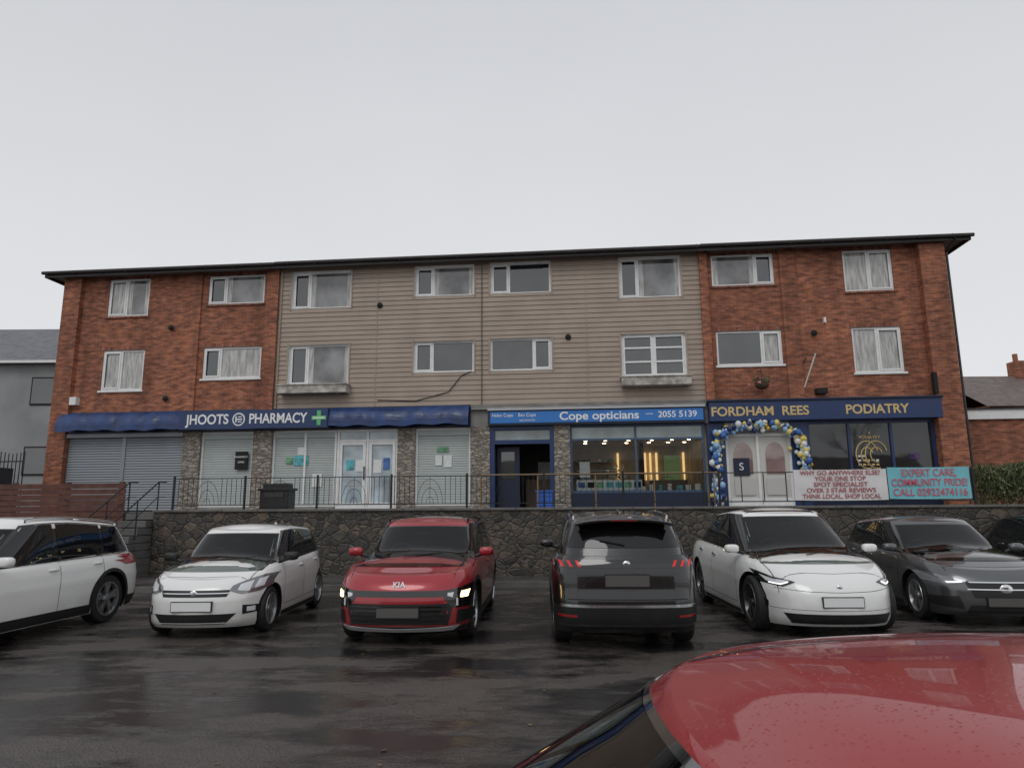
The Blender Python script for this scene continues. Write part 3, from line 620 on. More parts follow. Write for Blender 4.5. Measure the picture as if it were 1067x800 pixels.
# ------------------------------------------------------------------ CARS
def paint(name,col,metal=0,rough=.3,drops=.0,coat=1,coatior=1.5,ds=90,spec=.5):
    if name in MATS: return MATS[name]
    m,nt,b=newmat(name); b.inputs['Metallic'].default_value=metal; b.inputs['Roughness'].default_value=rough; b.inputs['Specular IOR Level'].default_value=spec
    b.inputs['Coat Weight'].default_value=coat; b.inputs['Coat Roughness'].default_value=.03; b.inputs['Coat IOR'].default_value=coatior
    tc=N(nt,'ShaderNodeTexCoord'); v=N(nt,'ShaderNodeTexVoronoi'); v.inputs['Scale'].default_value=ds; v.inputs['Randomness'].default_value=1; nt.links.new(tc.outputs['Object'],v.inputs['Vector'])
    s2=N(nt,'ShaderNodeSeparateColor'); nt.links.new(v.outputs['Color'],s2.inputs[0])
    ra=N(nt,'ShaderNodeMapRange'); ra.inputs[1].default_value=.3; ra.inputs[2].default_value=1; ra.inputs[3].default_value=0.02; ra.inputs[4].default_value=.42; nt.links.new(s2.outputs[0],ra.inputs[0])
    r=N(nt,'ShaderNodeMath',operation='SUBTRACT'); r.use_clamp=True; nt.links.new(ra.outputs[0],r.inputs[0]); nt.links.new(v.outputs['Distance'],r.inputs[1])
    bp=N(nt,'ShaderNodeBump'); bp.inputs['Strength'].default_value=drops; bp.inputs['Distance'].default_value=.006; nt.links.new(r.outputs[0],bp.inputs['Height']); nt.links.new(bp.outputs[0],b.inputs['Coat Normal'])
    s_=N(nt,'ShaderNodeSeparateXYZ'); nt.links.new(tc.outputs['Object'],s_.inputs[0]); n=N(nt,'ShaderNodeTexNoise'); n.inputs['Scale'].default_value=4; n.inputs['Detail'].default_value=6; nt.links.new(tc.outputs['Object'],n.inputs['Vector'])
    g=N(nt,'ShaderNodeMapRange'); g.inputs[1].default_value=.15; g.inputs[2].default_value=.6; g.inputs[3].default_value=.55; g.inputs[4].default_value=0; nt.links.new(s_.outputs[2],g.inputs[0])
    mu=N(nt,'ShaderNodeMath',operation='MULTIPLY'); nt.links.new(g.outputs[0],mu.inputs[0]); nt.links.new(n.outputs['Fac'],mu.inputs[1])
    mx=N(nt,'ShaderNodeMix',data_type='RGBA'); nt.links.new(mu.outputs[0],mx.inputs[0]); mx.inputs[6].default_value=(*col,1); mx.inputs[7].default_value=(.09,.08,.07,1); nt.links.new(mx.outputs[2],b.inputs['Base Color'])
    MATS[name]=m; return m
CG=mat('car_glass',(.012,.014,.015),.02,ior=1.6)
CT=mat('car_tinted_glass',(.006,.006,.007),.02,ior=1.55)
TRIM=mat('black_trim',(.012,.012,.012),.45,var=.2,vscale=8); GLB=mat('gloss_black',(.006,.006,.006),.08,coat=1)
TYRE=mat('tyre_rubber',(.018,.018,.018),.7,var=.3,vscale=10); ALLOY=mat('alloy',(.45,.46,.47),.28,.85); ALLOYD=mat('alloy_dark',(.12,.12,.125),.3,.8)
CHR=mat('chrome',(.75,.76,.77),.12,1); HL=mat('headlamp_housing',(.22,.23,.24),.08,.5,coat=1); HLW=mat('headlamp_lens',(.75,.77,.8),.08,coat=1); RED=mat('tail_lamp',(.32,.01,.012),.12,coat=1)
DRLW=mat('headlamp_lit_warm',(1,.85,.5),.3,emit=7,ecol=(1,.66,.24)); DRL=mat('headlamp_lit_white',(1,1,1),.3,emit=1.0); REDL=mat('tail_lamp_segment',(.5,.02,.02),.2,emit=.18,ecol=(1,.05,.04))
PW=mat('plate_white',(.82,.83,.82),.35); PDK=mat('plate_dark',(.10,.095,.09),.4); SLN=mat('shut_line',(.004,.004,.004),.8)
SEAT=mat('car_seat',(.10,.10,.10),.8); DASH=mat('car_dashboard',(.03,.03,.03),.7)
def smooth(tab,x,w=.12):
    xs=[a for a,b in tab]; ys=[b for a,b in tab]
    return float(np.mean([np.interp(x+w*k,xs,ys) for k in (-1,-.66,-.33,0,.33,.66,1)]))
def outline(Nn,nf,nr,hl,hw):
    a=np.linspace(0,2*np.pi,8001); ca,sa=np.cos(a),np.sin(a); n=np.where(ca>=0,nf,nr)
    x=np.sign(ca)*np.abs(ca)**(2/n); y=np.sign(sa)*np.abs(sa)**(2/n)
    d=np.r_[0,np.cumsum(np.hypot(np.diff(x*hl),np.diff(y*hw)))]
    t=np.linspace(0,d[-1],Nn+1)[:-1]
    return np.interp(t,d,x),np.interp(t,d,y)
def hull(W,Nn,levels,xf,xr,wt,nf,nr,zlo,zhi,crown,xc=0,ks=(.97,.92,.84,.72,.55,.36,.18,0),bowf=0,bowr=0,taper=0):
    XF0=np.interp(.5,*zip(*xf)); XR0=np.interp(.5,*zip(*xr)); cx,cy=outline(Nn,nf,nr,(XF0-XR0)/2,W/2)
    rows=[]
    def pt(t,i,k=1):
        XF=np.interp(t,*zip(*xf)); XR=np.interp(t,*zip(*xr)); w=np.interp(t,*zip(*wt))*W/2
        c=cx[i]; 
        if c>=0: XF=XF-bowf*cy[i]**2; x=xc+(XF-xc)*c
        else: XR=XR+bowr*cy[i]**2; x=xc+(xc-XR)*c
        w*=1-taper*max(0,abs(c)-.55)**2
        return x,w*cy[i]*k
    XFm=np.interp(1,*zip(*xf)); XRm=np.interp(1,*zip(*xr))
    r=[]
    for i in range(Nn): x,y=pt(0,i,0); r.append((x,0,zlo(x)))
    rows.append(r)
    for t in levels:
        r=[]
        for i in range(Nn): x,y=pt(t,i); a,b=zlo(x),zhi(x); r.append((x,y,a+(b-a)*t))
        rows.append(r)
    for k in ks:
        r=[]
        for i in range(Nn):
            x,y=pt(1,i,k); q=(x-xc)/(XFm-xc) if x>xc else (xc-x)/(xc-XRm)
            r.append((x,y,zhi(x)+crown(x)*(1-k**2.2)*(1-min(1,abs(cx[i]))**14)*(1-min(1,abs(q))**10)))
        rows.append(r)
    v=[p for r in rows for p in r]; f=[]
    for j in range(len(rows)-1):
        for i in range(Nn): ii=(i+1)%Nn; f.append((j*Nn+i,j*Nn+ii,(j+1)*Nn+ii,(j+1)*Nn+i))
    bm=bmesh.new(); vs=[bm.verts.new(p) for p in v]
    for q in f: bm.faces.new([vs[i] for i in q])
    bmesh.ops.remove_doubles(bm,verts=bm.verts,dist=2e-4); bmesh.ops.dissolve_degenerate(bm,dist=1e-5,edges=bm.edges)
    bmesh.ops.recalc_face_normals(bm,faces=bm.faces)
    return bm
def wheel(mb,c,R,w,side,sp=5,dark=False):
    rr=R*.68; o=side
    al=ALLOYD if dark else ALLOY
    mb.lathe([(rr*.98,-w/2),(R*.93,-w/2),(R*.985,-w*.42),(R,-w*.3),(R,w*.3),(R*.985,w*.42),(R*.93,w/2),(rr*1.02,w/2*1.0)],c,TYRE,48)
    y=o*w*.5
    mb.lathe([(rr*1.04,y),(rr*1.03,y+o*.006),(rr*.96,y+o*.004),(rr*.93,y-o*.03),(rr*.9,y-o*.06)],c,al,48)
    mb.lathe([(rr*.95,y-o*.075),(.01,y-o*.075)],c,DARK,32)
    mb.lathe([(rr*.6,y-o*.07),(rr*.6,y-o*.06),(.05,y-o*.06)],c,ALLOYD,32)
    mb.lathe([(.065,y-o*.05),(.062,y-o*.008),(.03,y-o*.004),(.002,y-o*.004)],c,al,20)
    for i in range(sp):
        for da in (-.14,.14):
            a=2*math.pi*i/sp+.3; a0=a+da*.9; a1=a+da*1.15
            p0=Vector((c[0]+.05*math.cos(a0),c[1]+y-o*.02,c[2]+.05*math.sin(a0))); p1=Vector((c[0]+rr*.96*math.cos(a1),c[1]+y-o*.012,c[2]+rr*.96*math.sin(a1)))
            d=(p1-p0).normalized(); t=Vector((-d.z,0,d.x)); w0,w1=.018,.026
            A=[p0-t*w0,p0+t*w0,p1+t*w1,p1-t*w1]; Bk=[q+Vector((0,-o*.035,0)) for q in A]
            mb.poly(A,al)
            for j in range(4): jj=(j+1)%4; mb.poly([A[j],A[jj],Bk[jj],Bk[j]],al)
def resample(pl,n):
    p=np.array(pl,float); d=np.r_[0,np.cumsum(np.hypot(*np.diff(p,axis=0).T))]; t=np.linspace(0,d[-1],n)
    return [(float(np.interp(q,d,p[:,0])),float(np.interp(q,d,p[:,1]))) for q in t]
def car(name,loc,phi,P,pm,detail):
    e=bpy.data.objects.new(name,None); COL.objects.link(e); e.location=(*loc,0); e.rotation_euler=(0,0,phi)
    L,W,H=P['L'],P['W'],P['H']; hl=L/2
    NN=P.get('N',168)
    sh=P['sh']; zsh=lambda x:smooth(sh,x); clr=P.get('clr',.16)
    zlo=lambda x: clr+.02*max(0,(abs(x)-hl*.78)/(hl*.22))**1.5
    cr=P.get('hoodcrown',.09)
    hoodc=lambda x: smooth(P.get('crown',[(-hl,.02),(P['wb']-.4,cr),(P['wb']+.1,cr),(hl-.1,.04)]),x)
    lev=[0,.04,.1,.18,.27,.36,.46,.54,.60,.66,.72,.78,.84,.9,.95,.985,1]
    fx=P.get('fx',[(0,-.08),(.10,-.02),(.35,0),(.6,-.01),(.8,-.04),(.92,-.09),(1,-.17)]); rx=P.get('rx',[(0,.10),(.15,.02),(.4,0),(.6,.01),(.85,.05),(1,.12)])
    A=hull(W,NN,lev,[(t,hl+d) for t,d in fx],[(t,-hl+d) for t,d in rx],P.get('wt',[(0,.95),(.1,.975),(.3,.985),(.52,.99),(.62,1),(.68,.99),(.78,.985),(.88,.965),(.95,.94),(1,.905)]),P.get('nf',7),P.get('nr',8),zlo,zsh,hoodc,bowf=P.get('bowf',.16),bowr=P.get('bowr',.08),taper=P.get('taper',.12))
    roof=P['roof']; c2=P.get('rcrown',.055); zrf=lambda x:smooth(roof,x,.15)-c2
    wb,wh,rb,rt=P['wb'],P['wh'],P['rb'],P['rt']
    lev2=[0,.06,.12,.18,.24,.3,.36,.42,.48,.54,.6,.66,.72,.78,.83,.87,.9,.93,.96,.985,1]
    wbase=P.get('wbase',.885); wtop=P.get('wtop',.70)
    gw=[(0,wbase),(.3,wbase-.25*(wbase-wtop-.05)),(.6,wbase-.6*(wbase-wtop-.05)),(.88,wtop+.055),(.95,wtop+.035),(.985,wtop+.012),(1,wtop-.01)]
    xcB=(wh+rt)/2
    G=hull(W,NN,lev2,[(0,wb),(.5,(wb+wh)/2+.035),(.9,wh+.06),(1,wh-.02)],[(0,rb),(.5,(rb+rt)/2-.02),(.9,rt-.03),(1,rt+.04)],gw,P.get('gnf',7),P.get('gnr',7),lambda x:zsh(x)-.05,zrf,lambda x:c2,xc=xcB,bowf=P.get('gbf',.13),bowr=.06,taper=P.get('gtaper',.25))
    bvA=BVHTree.FromBMesh(A); bvG=BVHTree.FromBMesh(G)
    def cast(view,a,b):
        if view in('L','R'): sg=1 if view=='L' else -1; o=Vector((a,sg*4,b)); d=Vector((0,-sg,0))
        elif view=='F': o=Vector((9,a,b)); d=Vector((-1,0,0))
        elif view=='B': o=Vector((-9,a,b)); d=Vector((1,0,0))
        else: o=Vector((a,b,5)); d=Vector((0,0,-1))
        best=None
        for bv in (bvA,bvG):
            h=bv.ray_cast(o,d)
            if h[0] is not None and (best is None or h[3]<best[2]): best=(h[0],h[1],h[3])
        if best is None: return None
        n=best[1]; 
        if n.dot(d)>0: n=-n
        return best[0],n
    det=MB()
    def patch(view,lo,hi,m,off=.004,nu=24,nv=8,mirror=True,skirt=True,ring=None):
        if view=='S': views=[('L',1),('R',1)]
        elif mirror: views=[(view,1),(view,-1)]
        else: views=[(view,1)]
        lo_=resample(lo,nu); hi_=resample(hi,nu)
        for vw,sg in views:
            rows=[]
            for j in range(nv+1):
                t=j/nv; row=[]
                for i in range(nu):
                    a=lo_[i][0]*(1-t)+hi_[i][0]*t; b=lo_[i][1]*(1-t)+hi_[i][1]*t
                    if vw in 'FB' : a*=sg
                    if vw=='T': b*=sg
                    row.append(cast(vw,a,b))
                rows.append(row)
            g=[[None if h is None else h[0]+h[1]*off for h in r] for r in rows]
            if nu>=24 and nv>=6 and all(p is not None for r in g for p in r):
                for _ in range(4):
                    g2=[list(r) for r in g]
                    for j in range(nv+1):
                        for i in range(nu):
                            if 0<j<nv and 0<i<nu-1: g2[j][i]=g[j][i]*.4+(g[j-1][i]+g[j+1][i]+g[j][i-1]+g[j][i+1])*.15
                    g=g2
            det.grid(g,m,skip=(lambda i,j: ring[0]<=i<nu-1-ring[0] and ring[1]<=j<nv-ring[2]) if ring else None)
            if skirt:
                rg=g[0]+[r[-1] for r in g[1:]]+g[-1][::-1][1:]+[r[0] for r in g[::-1][1:]]
                rn=rows[0]+[r[-1] for r in rows[1:]]+rows[-1][::-1][1:]+[r[0] for r in rows[::-1][1:]]
                det.grid([rg,[None if (h is None or p is None) else p-h[1]*(off+.01) for p,h in zip(rg,rn)]],m)
    ax=P['axles']; R=P['R']; Ra=R+P.get('gap',.05)
    meA=bpy.data.meshes.new('body'); A.to_mesh(meA); A.free(); bo=bpy.data.objects.new('body',meA); COL.objects.link(bo); bo.parent=e
    meA.materials.append(pm)
    cut=bmesh.new()
    for x in ax:
        for sg in (1,-1):
            M=Matrix.Translation((x,sg*(W/2+.02),R+.0))@Matrix.Rotation(rad(90),4,'X')
            bmesh.ops.create_cone(cut,cap_ends=True,segments=56,radius1=Ra,radius2=Ra,depth=.6,matrix=M)
    cm=bpy.data.meshes.new('cut'); cut.to_mesh(cm); cut.free(); co=bpy.data.objects.new('cut',cm); COL.objects.link(co)
    md=bo.modifiers.new('b','BOOLEAN'); md.operation='DIFFERENCE'; md.object=co; md.solver='EXACT'
    co.parent=e
    bpy.context.view_layer.update(); dg=bpy.context.evaluated_depsgraph_get(); nm=bpy.data.meshes.new_from_object(bo.evaluated_get(dg)); bo.modifiers.clear(); bo.data=nm
    bpy.data.objects.remove(co)
    nm.materials.clear(); nm.materials.append(pm); nm.materials.append(TRIM); nm.materials.append(DASH)
    for p in nm.polygons:
        c=p.center; p.material_index=0; p.use_smooth=True
        if c.z<clr+.001 and abs(p.normal.z)>.9: p.material_index=1
        if p.normal.z>.7 and rb+.1<c.x<wb-.16 and abs(c.y)<wbase*W/2-.05 and c.z>.6: p.material_index=2
        for x in ax:
            if math.hypot(c.x-x,c.z-R)<Ra*1.001 and abs(c.y)>W/2-.4 and not (abs(p.normal.y)>.6 and abs(c.y)>W*.42): p.material_index=1
    nm.set_sharp_from_angle(angle=rad(40))
    yb_=wbase*W/2*P.get('wsb',.91); yt_=wtop*W/2*P.get('wst',.94)
    zb0=zsh(wb)-.02; zt0=zrf(wh)-P.get('wstop',.045)
    zin0=zb0; zin1=zt0-.03
    dele=[]
    for f in G.faces:
        c=f.calc_center_median(); n=f.normal
        if n.x>.3 and c.x>wh-.3 and zin0-.1<c.z<zin1:
            t=min(1,max(0,(c.z-zb0)/(zt0-zb0))); hw=yb_*(1-t)+yt_*t
            if abs(c.y)<hw-.045: dele.append(f)
    bmesh.ops.delete(G,geom=dele,context='FACES')
    meG=bpy.data.meshes.new('cabin'); G.to_mesh(meG); G.free(); go=bpy.data.objects.new('cabin',meG); COL.objects.link(go); go.parent=e
    meG.materials.append(P.get('cabmat',pm)); meG.polygons.foreach_set('use_smooth',[True]*len(meG.polygons)); meG.set_sharp_from_angle(angle=rad(50))
    it=MB(); zs=zsh(0)
    for sg in (1,-1):
        it.ell((P['dlo'][2]+.05,sg*.36,zs+.0),(.09,.24,.34),SEAT,14,10,.6); it.ell((P['dlo'][2]+.02,sg*.36,zs+.38),(.05,.13,.085),SEAT,12,8,.7)
        it.ell((P['dlo'][3]+.1,sg*.36,zs+.30),(.05,.13,.08),SEAT,12,8,.7)
    it.ell((P['dlo'][3]+.1,0,zs+.0),(.1,.6,.24),SEAT,14,8,.5)
    cs=Vector((wb-.80,-.36,zs+.03)); it.tube([cs+Vector((.05*math.sin(t),.17*math.cos(t),.15*math.sin(t))) for t in np.linspace(0,2*math.pi,22)],.014,DASH,6)
    it.ell((wh+.13,0,zt0-.10),(.02,.12,.035),DARK,12,8)
    it.ell((wb-.42,0,zb0+.05),(.3,wbase*W/2-.1,.075),DASH,20,8,.6)
    it.obj('interior',e,smooth=True)
    xa0,xa1,xb,xc_,xr0,xr1=P['dlo']
    bz=P.get('bz',.03); top=lambda x: zrf(x)-P.get('tz',.045)
    def seg(x0,x1,fn,n=9): return [(x,fn(x)) for x in np.linspace(x0,x1,n)]
    bl=lambda x: zsh(x)+bz
    SG=P.get('sideglass',CG)
    patch('S',seg(xr0,xa0,lambda x:bl(x)-.018),seg(xr1,xa1,lambda x:top(x)+.018),P.get('dlotrim',GLB),.003,60,10)
    def win(x0,x1,x2,x3,m): patch('S',seg(x0,x1,bl),seg(x2,x3,top),m,.007,28,10)
    win(xb+.035,xa0-.04,xb+.035,xa1-.03,CG)
    win(xc_+.03,xb-.035,xc_+.03,xb-.035,SG)
    if xr0<xc_-.1: win(xr0+.04,xc_-.03,xr1+.05,xc_-.03,SG)
    def wsline(y,z,n=21,bow=.0): return [(q*y,z+bow*(1-q*q)) for q in np.linspace(-1,1,n)]
    patch('F',wsline(yb_*1.01,zb0),wsline(yt_*1.01,zt0,bow=.012),P.get('frit',GLB),.003,50,16,mirror=False,ring=(2,0,2))
    patch('F',wsline(yb_*.99,zb0),wsline(yt_*.99,zt0-.01,bow=.012),WSG,.006,50,16,mirror=False,skirt=False)
    rzb=P.get('rzb',zsh(rb)+.06); rzt=zrf(rt)-.05
    patch('B',wsline(yb_*P.get('rgw',.93),rzb,bow=0),wsline(yt_*.95,rzt,bow=.02),P.get('rearglass',SG),.006,40,10,mirror=False)
    def line(view,pts,w=.008,axis=0,nu=20):
        q=[(a+w,b) if axis==0 else (a,b+w) for a,b in pts]; patch(view,pts,q,SLN,.0015,nu,1,skirt=False)
    xh=P.get('doorf',ax[0]-R-.12)
    rd=max(xc_,ax[1]+R*.55)
    for xl in (xh,xb,rd):
        line('S',[(xl,.30),(xl,zsh(xl)*.6),(xl-.01 if xl!=xh else xl-.03,zsh(xl)+.02)],.008)
    line('S',[(rd,.31),(xh,.31)],.007,1,40)
    hx0=wb+.02; hx1=hl-.26; yh=W/2*.80
    patch('T',[(hx0,yh),(hx1,yh*.9)],[(hx0,yh+.008),(hx1,yh*.9+.008)],SLN,.0015,20,1,skirt=False)
    patch('T',[(hx1,0),(hx1-.06,yh*.9)],[(hx1+.008,0),(hx1-.052,yh*.9)],SLN,.0015,16,1,skirt=False)
    for xhd in (xb+.12,rd+.12):
        for v_,sg in (('L',1),('R',-1)):
            h=cast(v_,xhd,zsh(xhd)-.10)
            if h: det.ell(h[0]+Vector((0,sg*.014,0)),(.095,.02,.017),P.get('handmat',pm),12,8,.7)
    mx_=P.get('mirx',wb-.42)
    for sg in (1,-1):
        yb=wbase*W/2
        det.ell((mx_,sg*(yb+.15),zsh(mx_)+.10),(.07,.105,.062),P.get('mirmat',pm),16,10,.65); det.ell((mx_-.045,sg*(yb+.15),zsh(mx_)+.10),(.032,.088,.047),GLB,14,8,.6)
        det.cyl((mx_,sg*(yb-.02),zsh(mx_)+.03),(mx_,sg*(yb+.1),zsh(mx_)+.07),.022,TRIM,8,.03)
    wm=MB(); tw=P.get('tw',.21)
    for x in ax:
        for sg in (1,-1): wheel(wm,(x,sg*(W/2-tw/2-.05),R),R,tw,sg,P.get('spokes',5),P.get('darkwheel',False))
    wm.obj('wheels',e,smooth=True)
    if P.get('clad'):
        h=P['clad']
        for x in ax:
            an=np.linspace(rad(-8),rad(188),40)
            patch('S',[(x+Ra*.99*math.cos(t),R+Ra*.99*math.sin(t)) for t in an],[(x+(Ra+h)*math.cos(t),R+(Ra+h)*math.sin(t)) for t in an],TRIM,.006,60,2)
        patch('S',[(ax[1]+Ra,clr+.01),(ax[0]-Ra,clr+.01)],[(ax[1]+Ra,.33),(ax[0]-Ra,.33)],TRIM,.006,30,3)
    else: patch('S',[(ax[1]+Ra+.01,clr+.01),(ax[0]-Ra-.01,clr+.01)],[(ax[1]+Ra+.01,.225),(ax[0]-Ra-.01,.225)],TRIM,.004,30,2)
    if P.get('rails'):
        for sg in (1,-1):
            pts=[]
            for x in np.linspace(P['rails'][0],P['rails'][1],14):
                h=cast('T',x,sg*wtop*W/2*.93); 
                if h: pts.append(h[0]+Vector((0,0,.04)))
            if pts: pts=[pts[0]-Vector((-.0,0,.04))]+pts+[pts[-1]-Vector((0,0,.04))]; det.tube(pts,.015,P.get('railmat',CHR),8)
    h=cast('T',rt+.25,0)
    if h and P.get('fin',1): det.ell(h[0]+Vector((0,0,.02)),(.07,.018,.04),P.get('cabmat',pm),10,6)
    for y0,y1 in ((.45,-.12),(-.1,-.6)):
        a=cast('F',y0*W/1.8,zb0+cr+.03); b=cast('F',y1*W/1.8,zb0+cr+.0)
        if a and b: det.cyl(a[0]+a[1]*.02,b[0]+b[1]*.02,.008,TRIM,5)
    detail(patch,det,cast,line,zsh,P)
    det.obj('fittings',e,smooth=True,ang=40)
    return e
def facing(dx,dy): return math.atan2(dy,dx)
def plate(det,cast,z,m,w=.52,h=.112,sg=1):
    hh=cast('F' if sg==1 else 'B',0,z); x=hh[0].x+sg*.004
    det.box(x-sg*.03,x+sg*.012,-w/2-.01,w/2+.01,z-h/2-.01,z+h/2+.01,TRIM); det.box(x+sg*.0125,x+sg*.016,-w/2,w/2,z-h/2,z+h/2,m)
def badge(det,cast,z,m,r=.045,v='F'):
    h=cast(v,0,z)
    if h: det.ell(h[0],(.014,r*1.15,r),m,16,8)

# --- white hatchback
P1=dict(L=3.72,W=1.69,H=1.46,clr=.14,R=.305,axles=(1.10,-1.28),sh=[(-1.86,.93),(-1.3,.95),(0,.91),(.8,.885),(1.3,.83),(1.62,.77),(1.86,.71)],wb=1.06,wh=.36,rb=-1.80,rt=-1.50,
 roof=[(-1.8,1.30),(-1.4,1.385),(-.6,1.44),(0,1.45),(.4,1.41),(1,1.25)],dlo=(.72,.18,-.26,-1.1,-1.52,-1.36),wtop=.71,wbase=.89,hoodcrown=.11,tw=.19,nf=5.0,nr=5.5,bowf=.2,bowr=.14,bz=.02,mirmat=TRIM)
wp=paint('white_paint',(.84,.84,.82),0,.3,.3)
def d1(patch,det,cast,line,zsh,P):
    patch('F',[(.44,.62),(.58,.57),(.74,.585),(.81,.64)],[(.47,.68),(.60,.74),(.74,.79),(.81,.79)],HL,.006,22,10)
    patch('F',[(.53,.62),(.65,.60)],[(.55,.69),(.67,.73)],HLW,.010,10,5)
    patch('F',[(.69,.63),(.76,.65)],[(.71,.74),(.77,.76)],HLW,.010,6,5)
    patch('F',[(-.42,.545),(.42,.545)],[(-.46,.63),(.46,.63)],TRIM,.004,30,3,mirror=False)
    patch('F',[(-.45,.585),(.45,.585)],[(-.45,.597),(.45,.597)],CHR,.009,30,1,mirror=False)
    patch('F',[(-.42,.20),(.42,.20)],[(-.54,.33),(.54,.33)],TRIM,.004,30,4,mirror=False)
    patch('F',[(.60,.31),(.74,.32)],[(.60,.43),(.76,.41)],TRIM,.004,10,4)
    patch('F',[(.64,.34),(.71,.34)],[(.64,.40),(.71,.40)],HLW,.009,6,3)
    badge(det,cast,.59,CHR)
    plate(det,cast,.43,PW)
car('hatchback_car',(-4.24,11.2),facing(.0,-1),P1,wp,d1)
# --- red crossover
P2=dict(L=4.42,W=1.83,H=1.55,clr=.17,R=.345,axles=(1.34,-1.38),sh=[(-2.2,.99),(-1.4,1.02),(0,.98),(.9,.965),(1.5,.93),(1.95,.87),(2.2,.80)],wb=1.18,wh=.38,rb=-2.1,rt=-1.75,
 roof=[(-2.1,1.40),(-1.7,1.48),(-.6,1.55),(0,1.545),(.45,1.505),(1,1.34)],dlo=(.84,.20,-.28,-1.2,-1.72,-1.55),clad=.055,rails=(-1.4,.15),railmat=TRIM,hoodcrown=.09,wtop=.72,tw=.22)
rp=paint('red_paint',(.36,.010,.020),.2,.28,.3)
BADGE=[]
def d2(patch,det,cast,line,zsh,P):
    patch('F',[(-.58,.60),(.58,.60)],[(-.56,.675),(.56,.675)],GLB,.005,40,3,mirror=False)
    patch('F',[(.56,.58),(.66,.47),(.86,.46)],[(.56,.675),(.72,.70),(.88,.74)],GLB,.006,20,10)
    patch('F',[(.745,.585),(.82,.585)],[(.755,.655),(.84,.66)],DRLW,.012,8,5)
    patch('F',[(.70,.49),(.72,.49)],[(.70,.58),(.72,.58)],HLW,.012,4,4)
    patch('F',[(.60,.61),(.66,.59)],[(.60,.645),(.67,.65)],HLW,.012,6,4)
    patch('F',[(-.60,.24),(.60,.24)],[(-.68,.52),(.68,.52)],TRIM,.004,40,8,mirror=False)
    for z in (.28,.33,.38,.43,.48): patch('F',[(-.60,z),(.60,z)],[(-.60,z+.014),(.60,z+.014)],GLB,.012,30,1,mirror=False)
    patch('F',[(.70,.27),(.88,.30)],[(.72,.44),(.88,.42)],TRIM,.005,10,6)
    patch('F',[(-.86,.18),(.86,.18)],[(-.88,.25),(.88,.25)],TRIM,.003,40,3,mirror=False)
    patch('F',[(-.66,.195),(0,.185),(.66,.195)],[(-.74,.25),(0,.225),(.74,.25)],mat('silver_skid',(.6,.6,.61),.35,.5),.010,40,3,mirror=False)
    h=cast('F',0,.745)
    t=text('KIA',.10,0,0,0,CHR,None,ext=.002,off=.002,name='badge')
    t.rotation_euler=(rad(80),0,rad(90)); t.location=(h[0].x+.02,0,.745); BADGE.append(t)
    plate(det,cast,.42,PDK)
c2_=car('crossover_car',(-1.30,10.98),facing(-.06,-1),P2,rp,d2)
for t in BADGE: t.parent=c2_
# --- black suv from behind
P3=dict(L=4.45,W=1.86,H=1.64,clr=.20,R=.35,axles=(1.33,-1.34),sh=[(-2.2,1.10),(-1.4,1.10),(0,1.04),(1,1.0),(1.6,.93),(2.2,.82)],wb=1.1,wh=.35,rb=-2.08,rt=-1.80,
 roof=[(-2.15,1.52),(-1.8,1.58),(-.6,1.63),(0,1.62),(.5,1.57),(1,1.4)],dlo=(.78,.15,-.3,-1.2,-1.75,-1.6),clad=.05,rails=(-1.55,.1),wtop=.70,wbase=.87,sideglass=CT,rgw=.96,rzb=1.19,tw=.23,fin=0,
 rx=[(0,.12),(.1,.03),(.3,0),(.45,.0),(.5,.03),(.75,.04),(.88,.06),(1,.12)])
bp_=paint('black_paint',(.008,.008,.009),.2,.25,.3)
def d3(patch,det,cast,line,zsh,P):
    patch('B',[(-.88,.965),(.88,.965)],[(-.87,1.06),(.87,1.06)],GLB,.006,50,4,mirror=False)
    for a in (.54,.64,.74):
        patch('B',[(a,.975),(a+.035,.975)],[(a+.04,1.045),(a+.075,1.045)],REDL,.012,6,4)
    patch('B',[(.86,.975),(.90,.975)],[(.87,1.05),(.90,1.05)],RED,.012,6,4)
    patch('B',[(-.85,.21),(.85,.21)],[(-.87,.52),(.87,.52)],TRIM,.006,40,5,mirror=False)
    patch('B',[(-.80,.515),(.80,.515)],[(-.80,.545),(.80,.545)],CHR,.016,40,2,mirror=False)
    patch('B',[(.60,.40),(.82,.40)],[(.60,.425),(.82,.425)],RED,.012,10,2)
    plate(det,cast,.82,PDK,sg=-1,h=.13)
    line('B',[(-.72,.60),(.72,.60)],.01,1,40)
    for sg in (1,-1): patch('B',[(sg*.74,.61),(sg*.80,.94)],[(sg*.748,.61),(sg*.808,.94)],SLN,.002,12,1,mirror=False,skirt=False)
    rows=[]
    for y in np.linspace(-.60,.60,24):
        b=.05*(abs(y)/.6)**3; rows.append([(-1.66,y,1.55-b),(-1.85,y,1.558-b),(-2.02,y,1.53-b),(-2.01,y,1.505-b),(-1.82,y,1.49-b)])
    det.grid(rows,bp_); det.box(-2.03,-2.022,-.16,.16,1.515,1.523,RED)
    h1=cast('B',0,1.215); h2=cast('B',.30,1.27)
    det.cyl(h1[0]+h1[1]*.02,h2[0]+h2[1]*.02,.008,TRIM,5)
    badge(det,cast,1.012,CHR,.04,'B')
    h=cast('T',-1.3,0); det.ell(h[0]+Vector((0,0,.02)),(.07,.018,.04),bp_,10,6)
car('suv_car',(1.47,10.62),facing(.05,1),P3,bp_,d3)
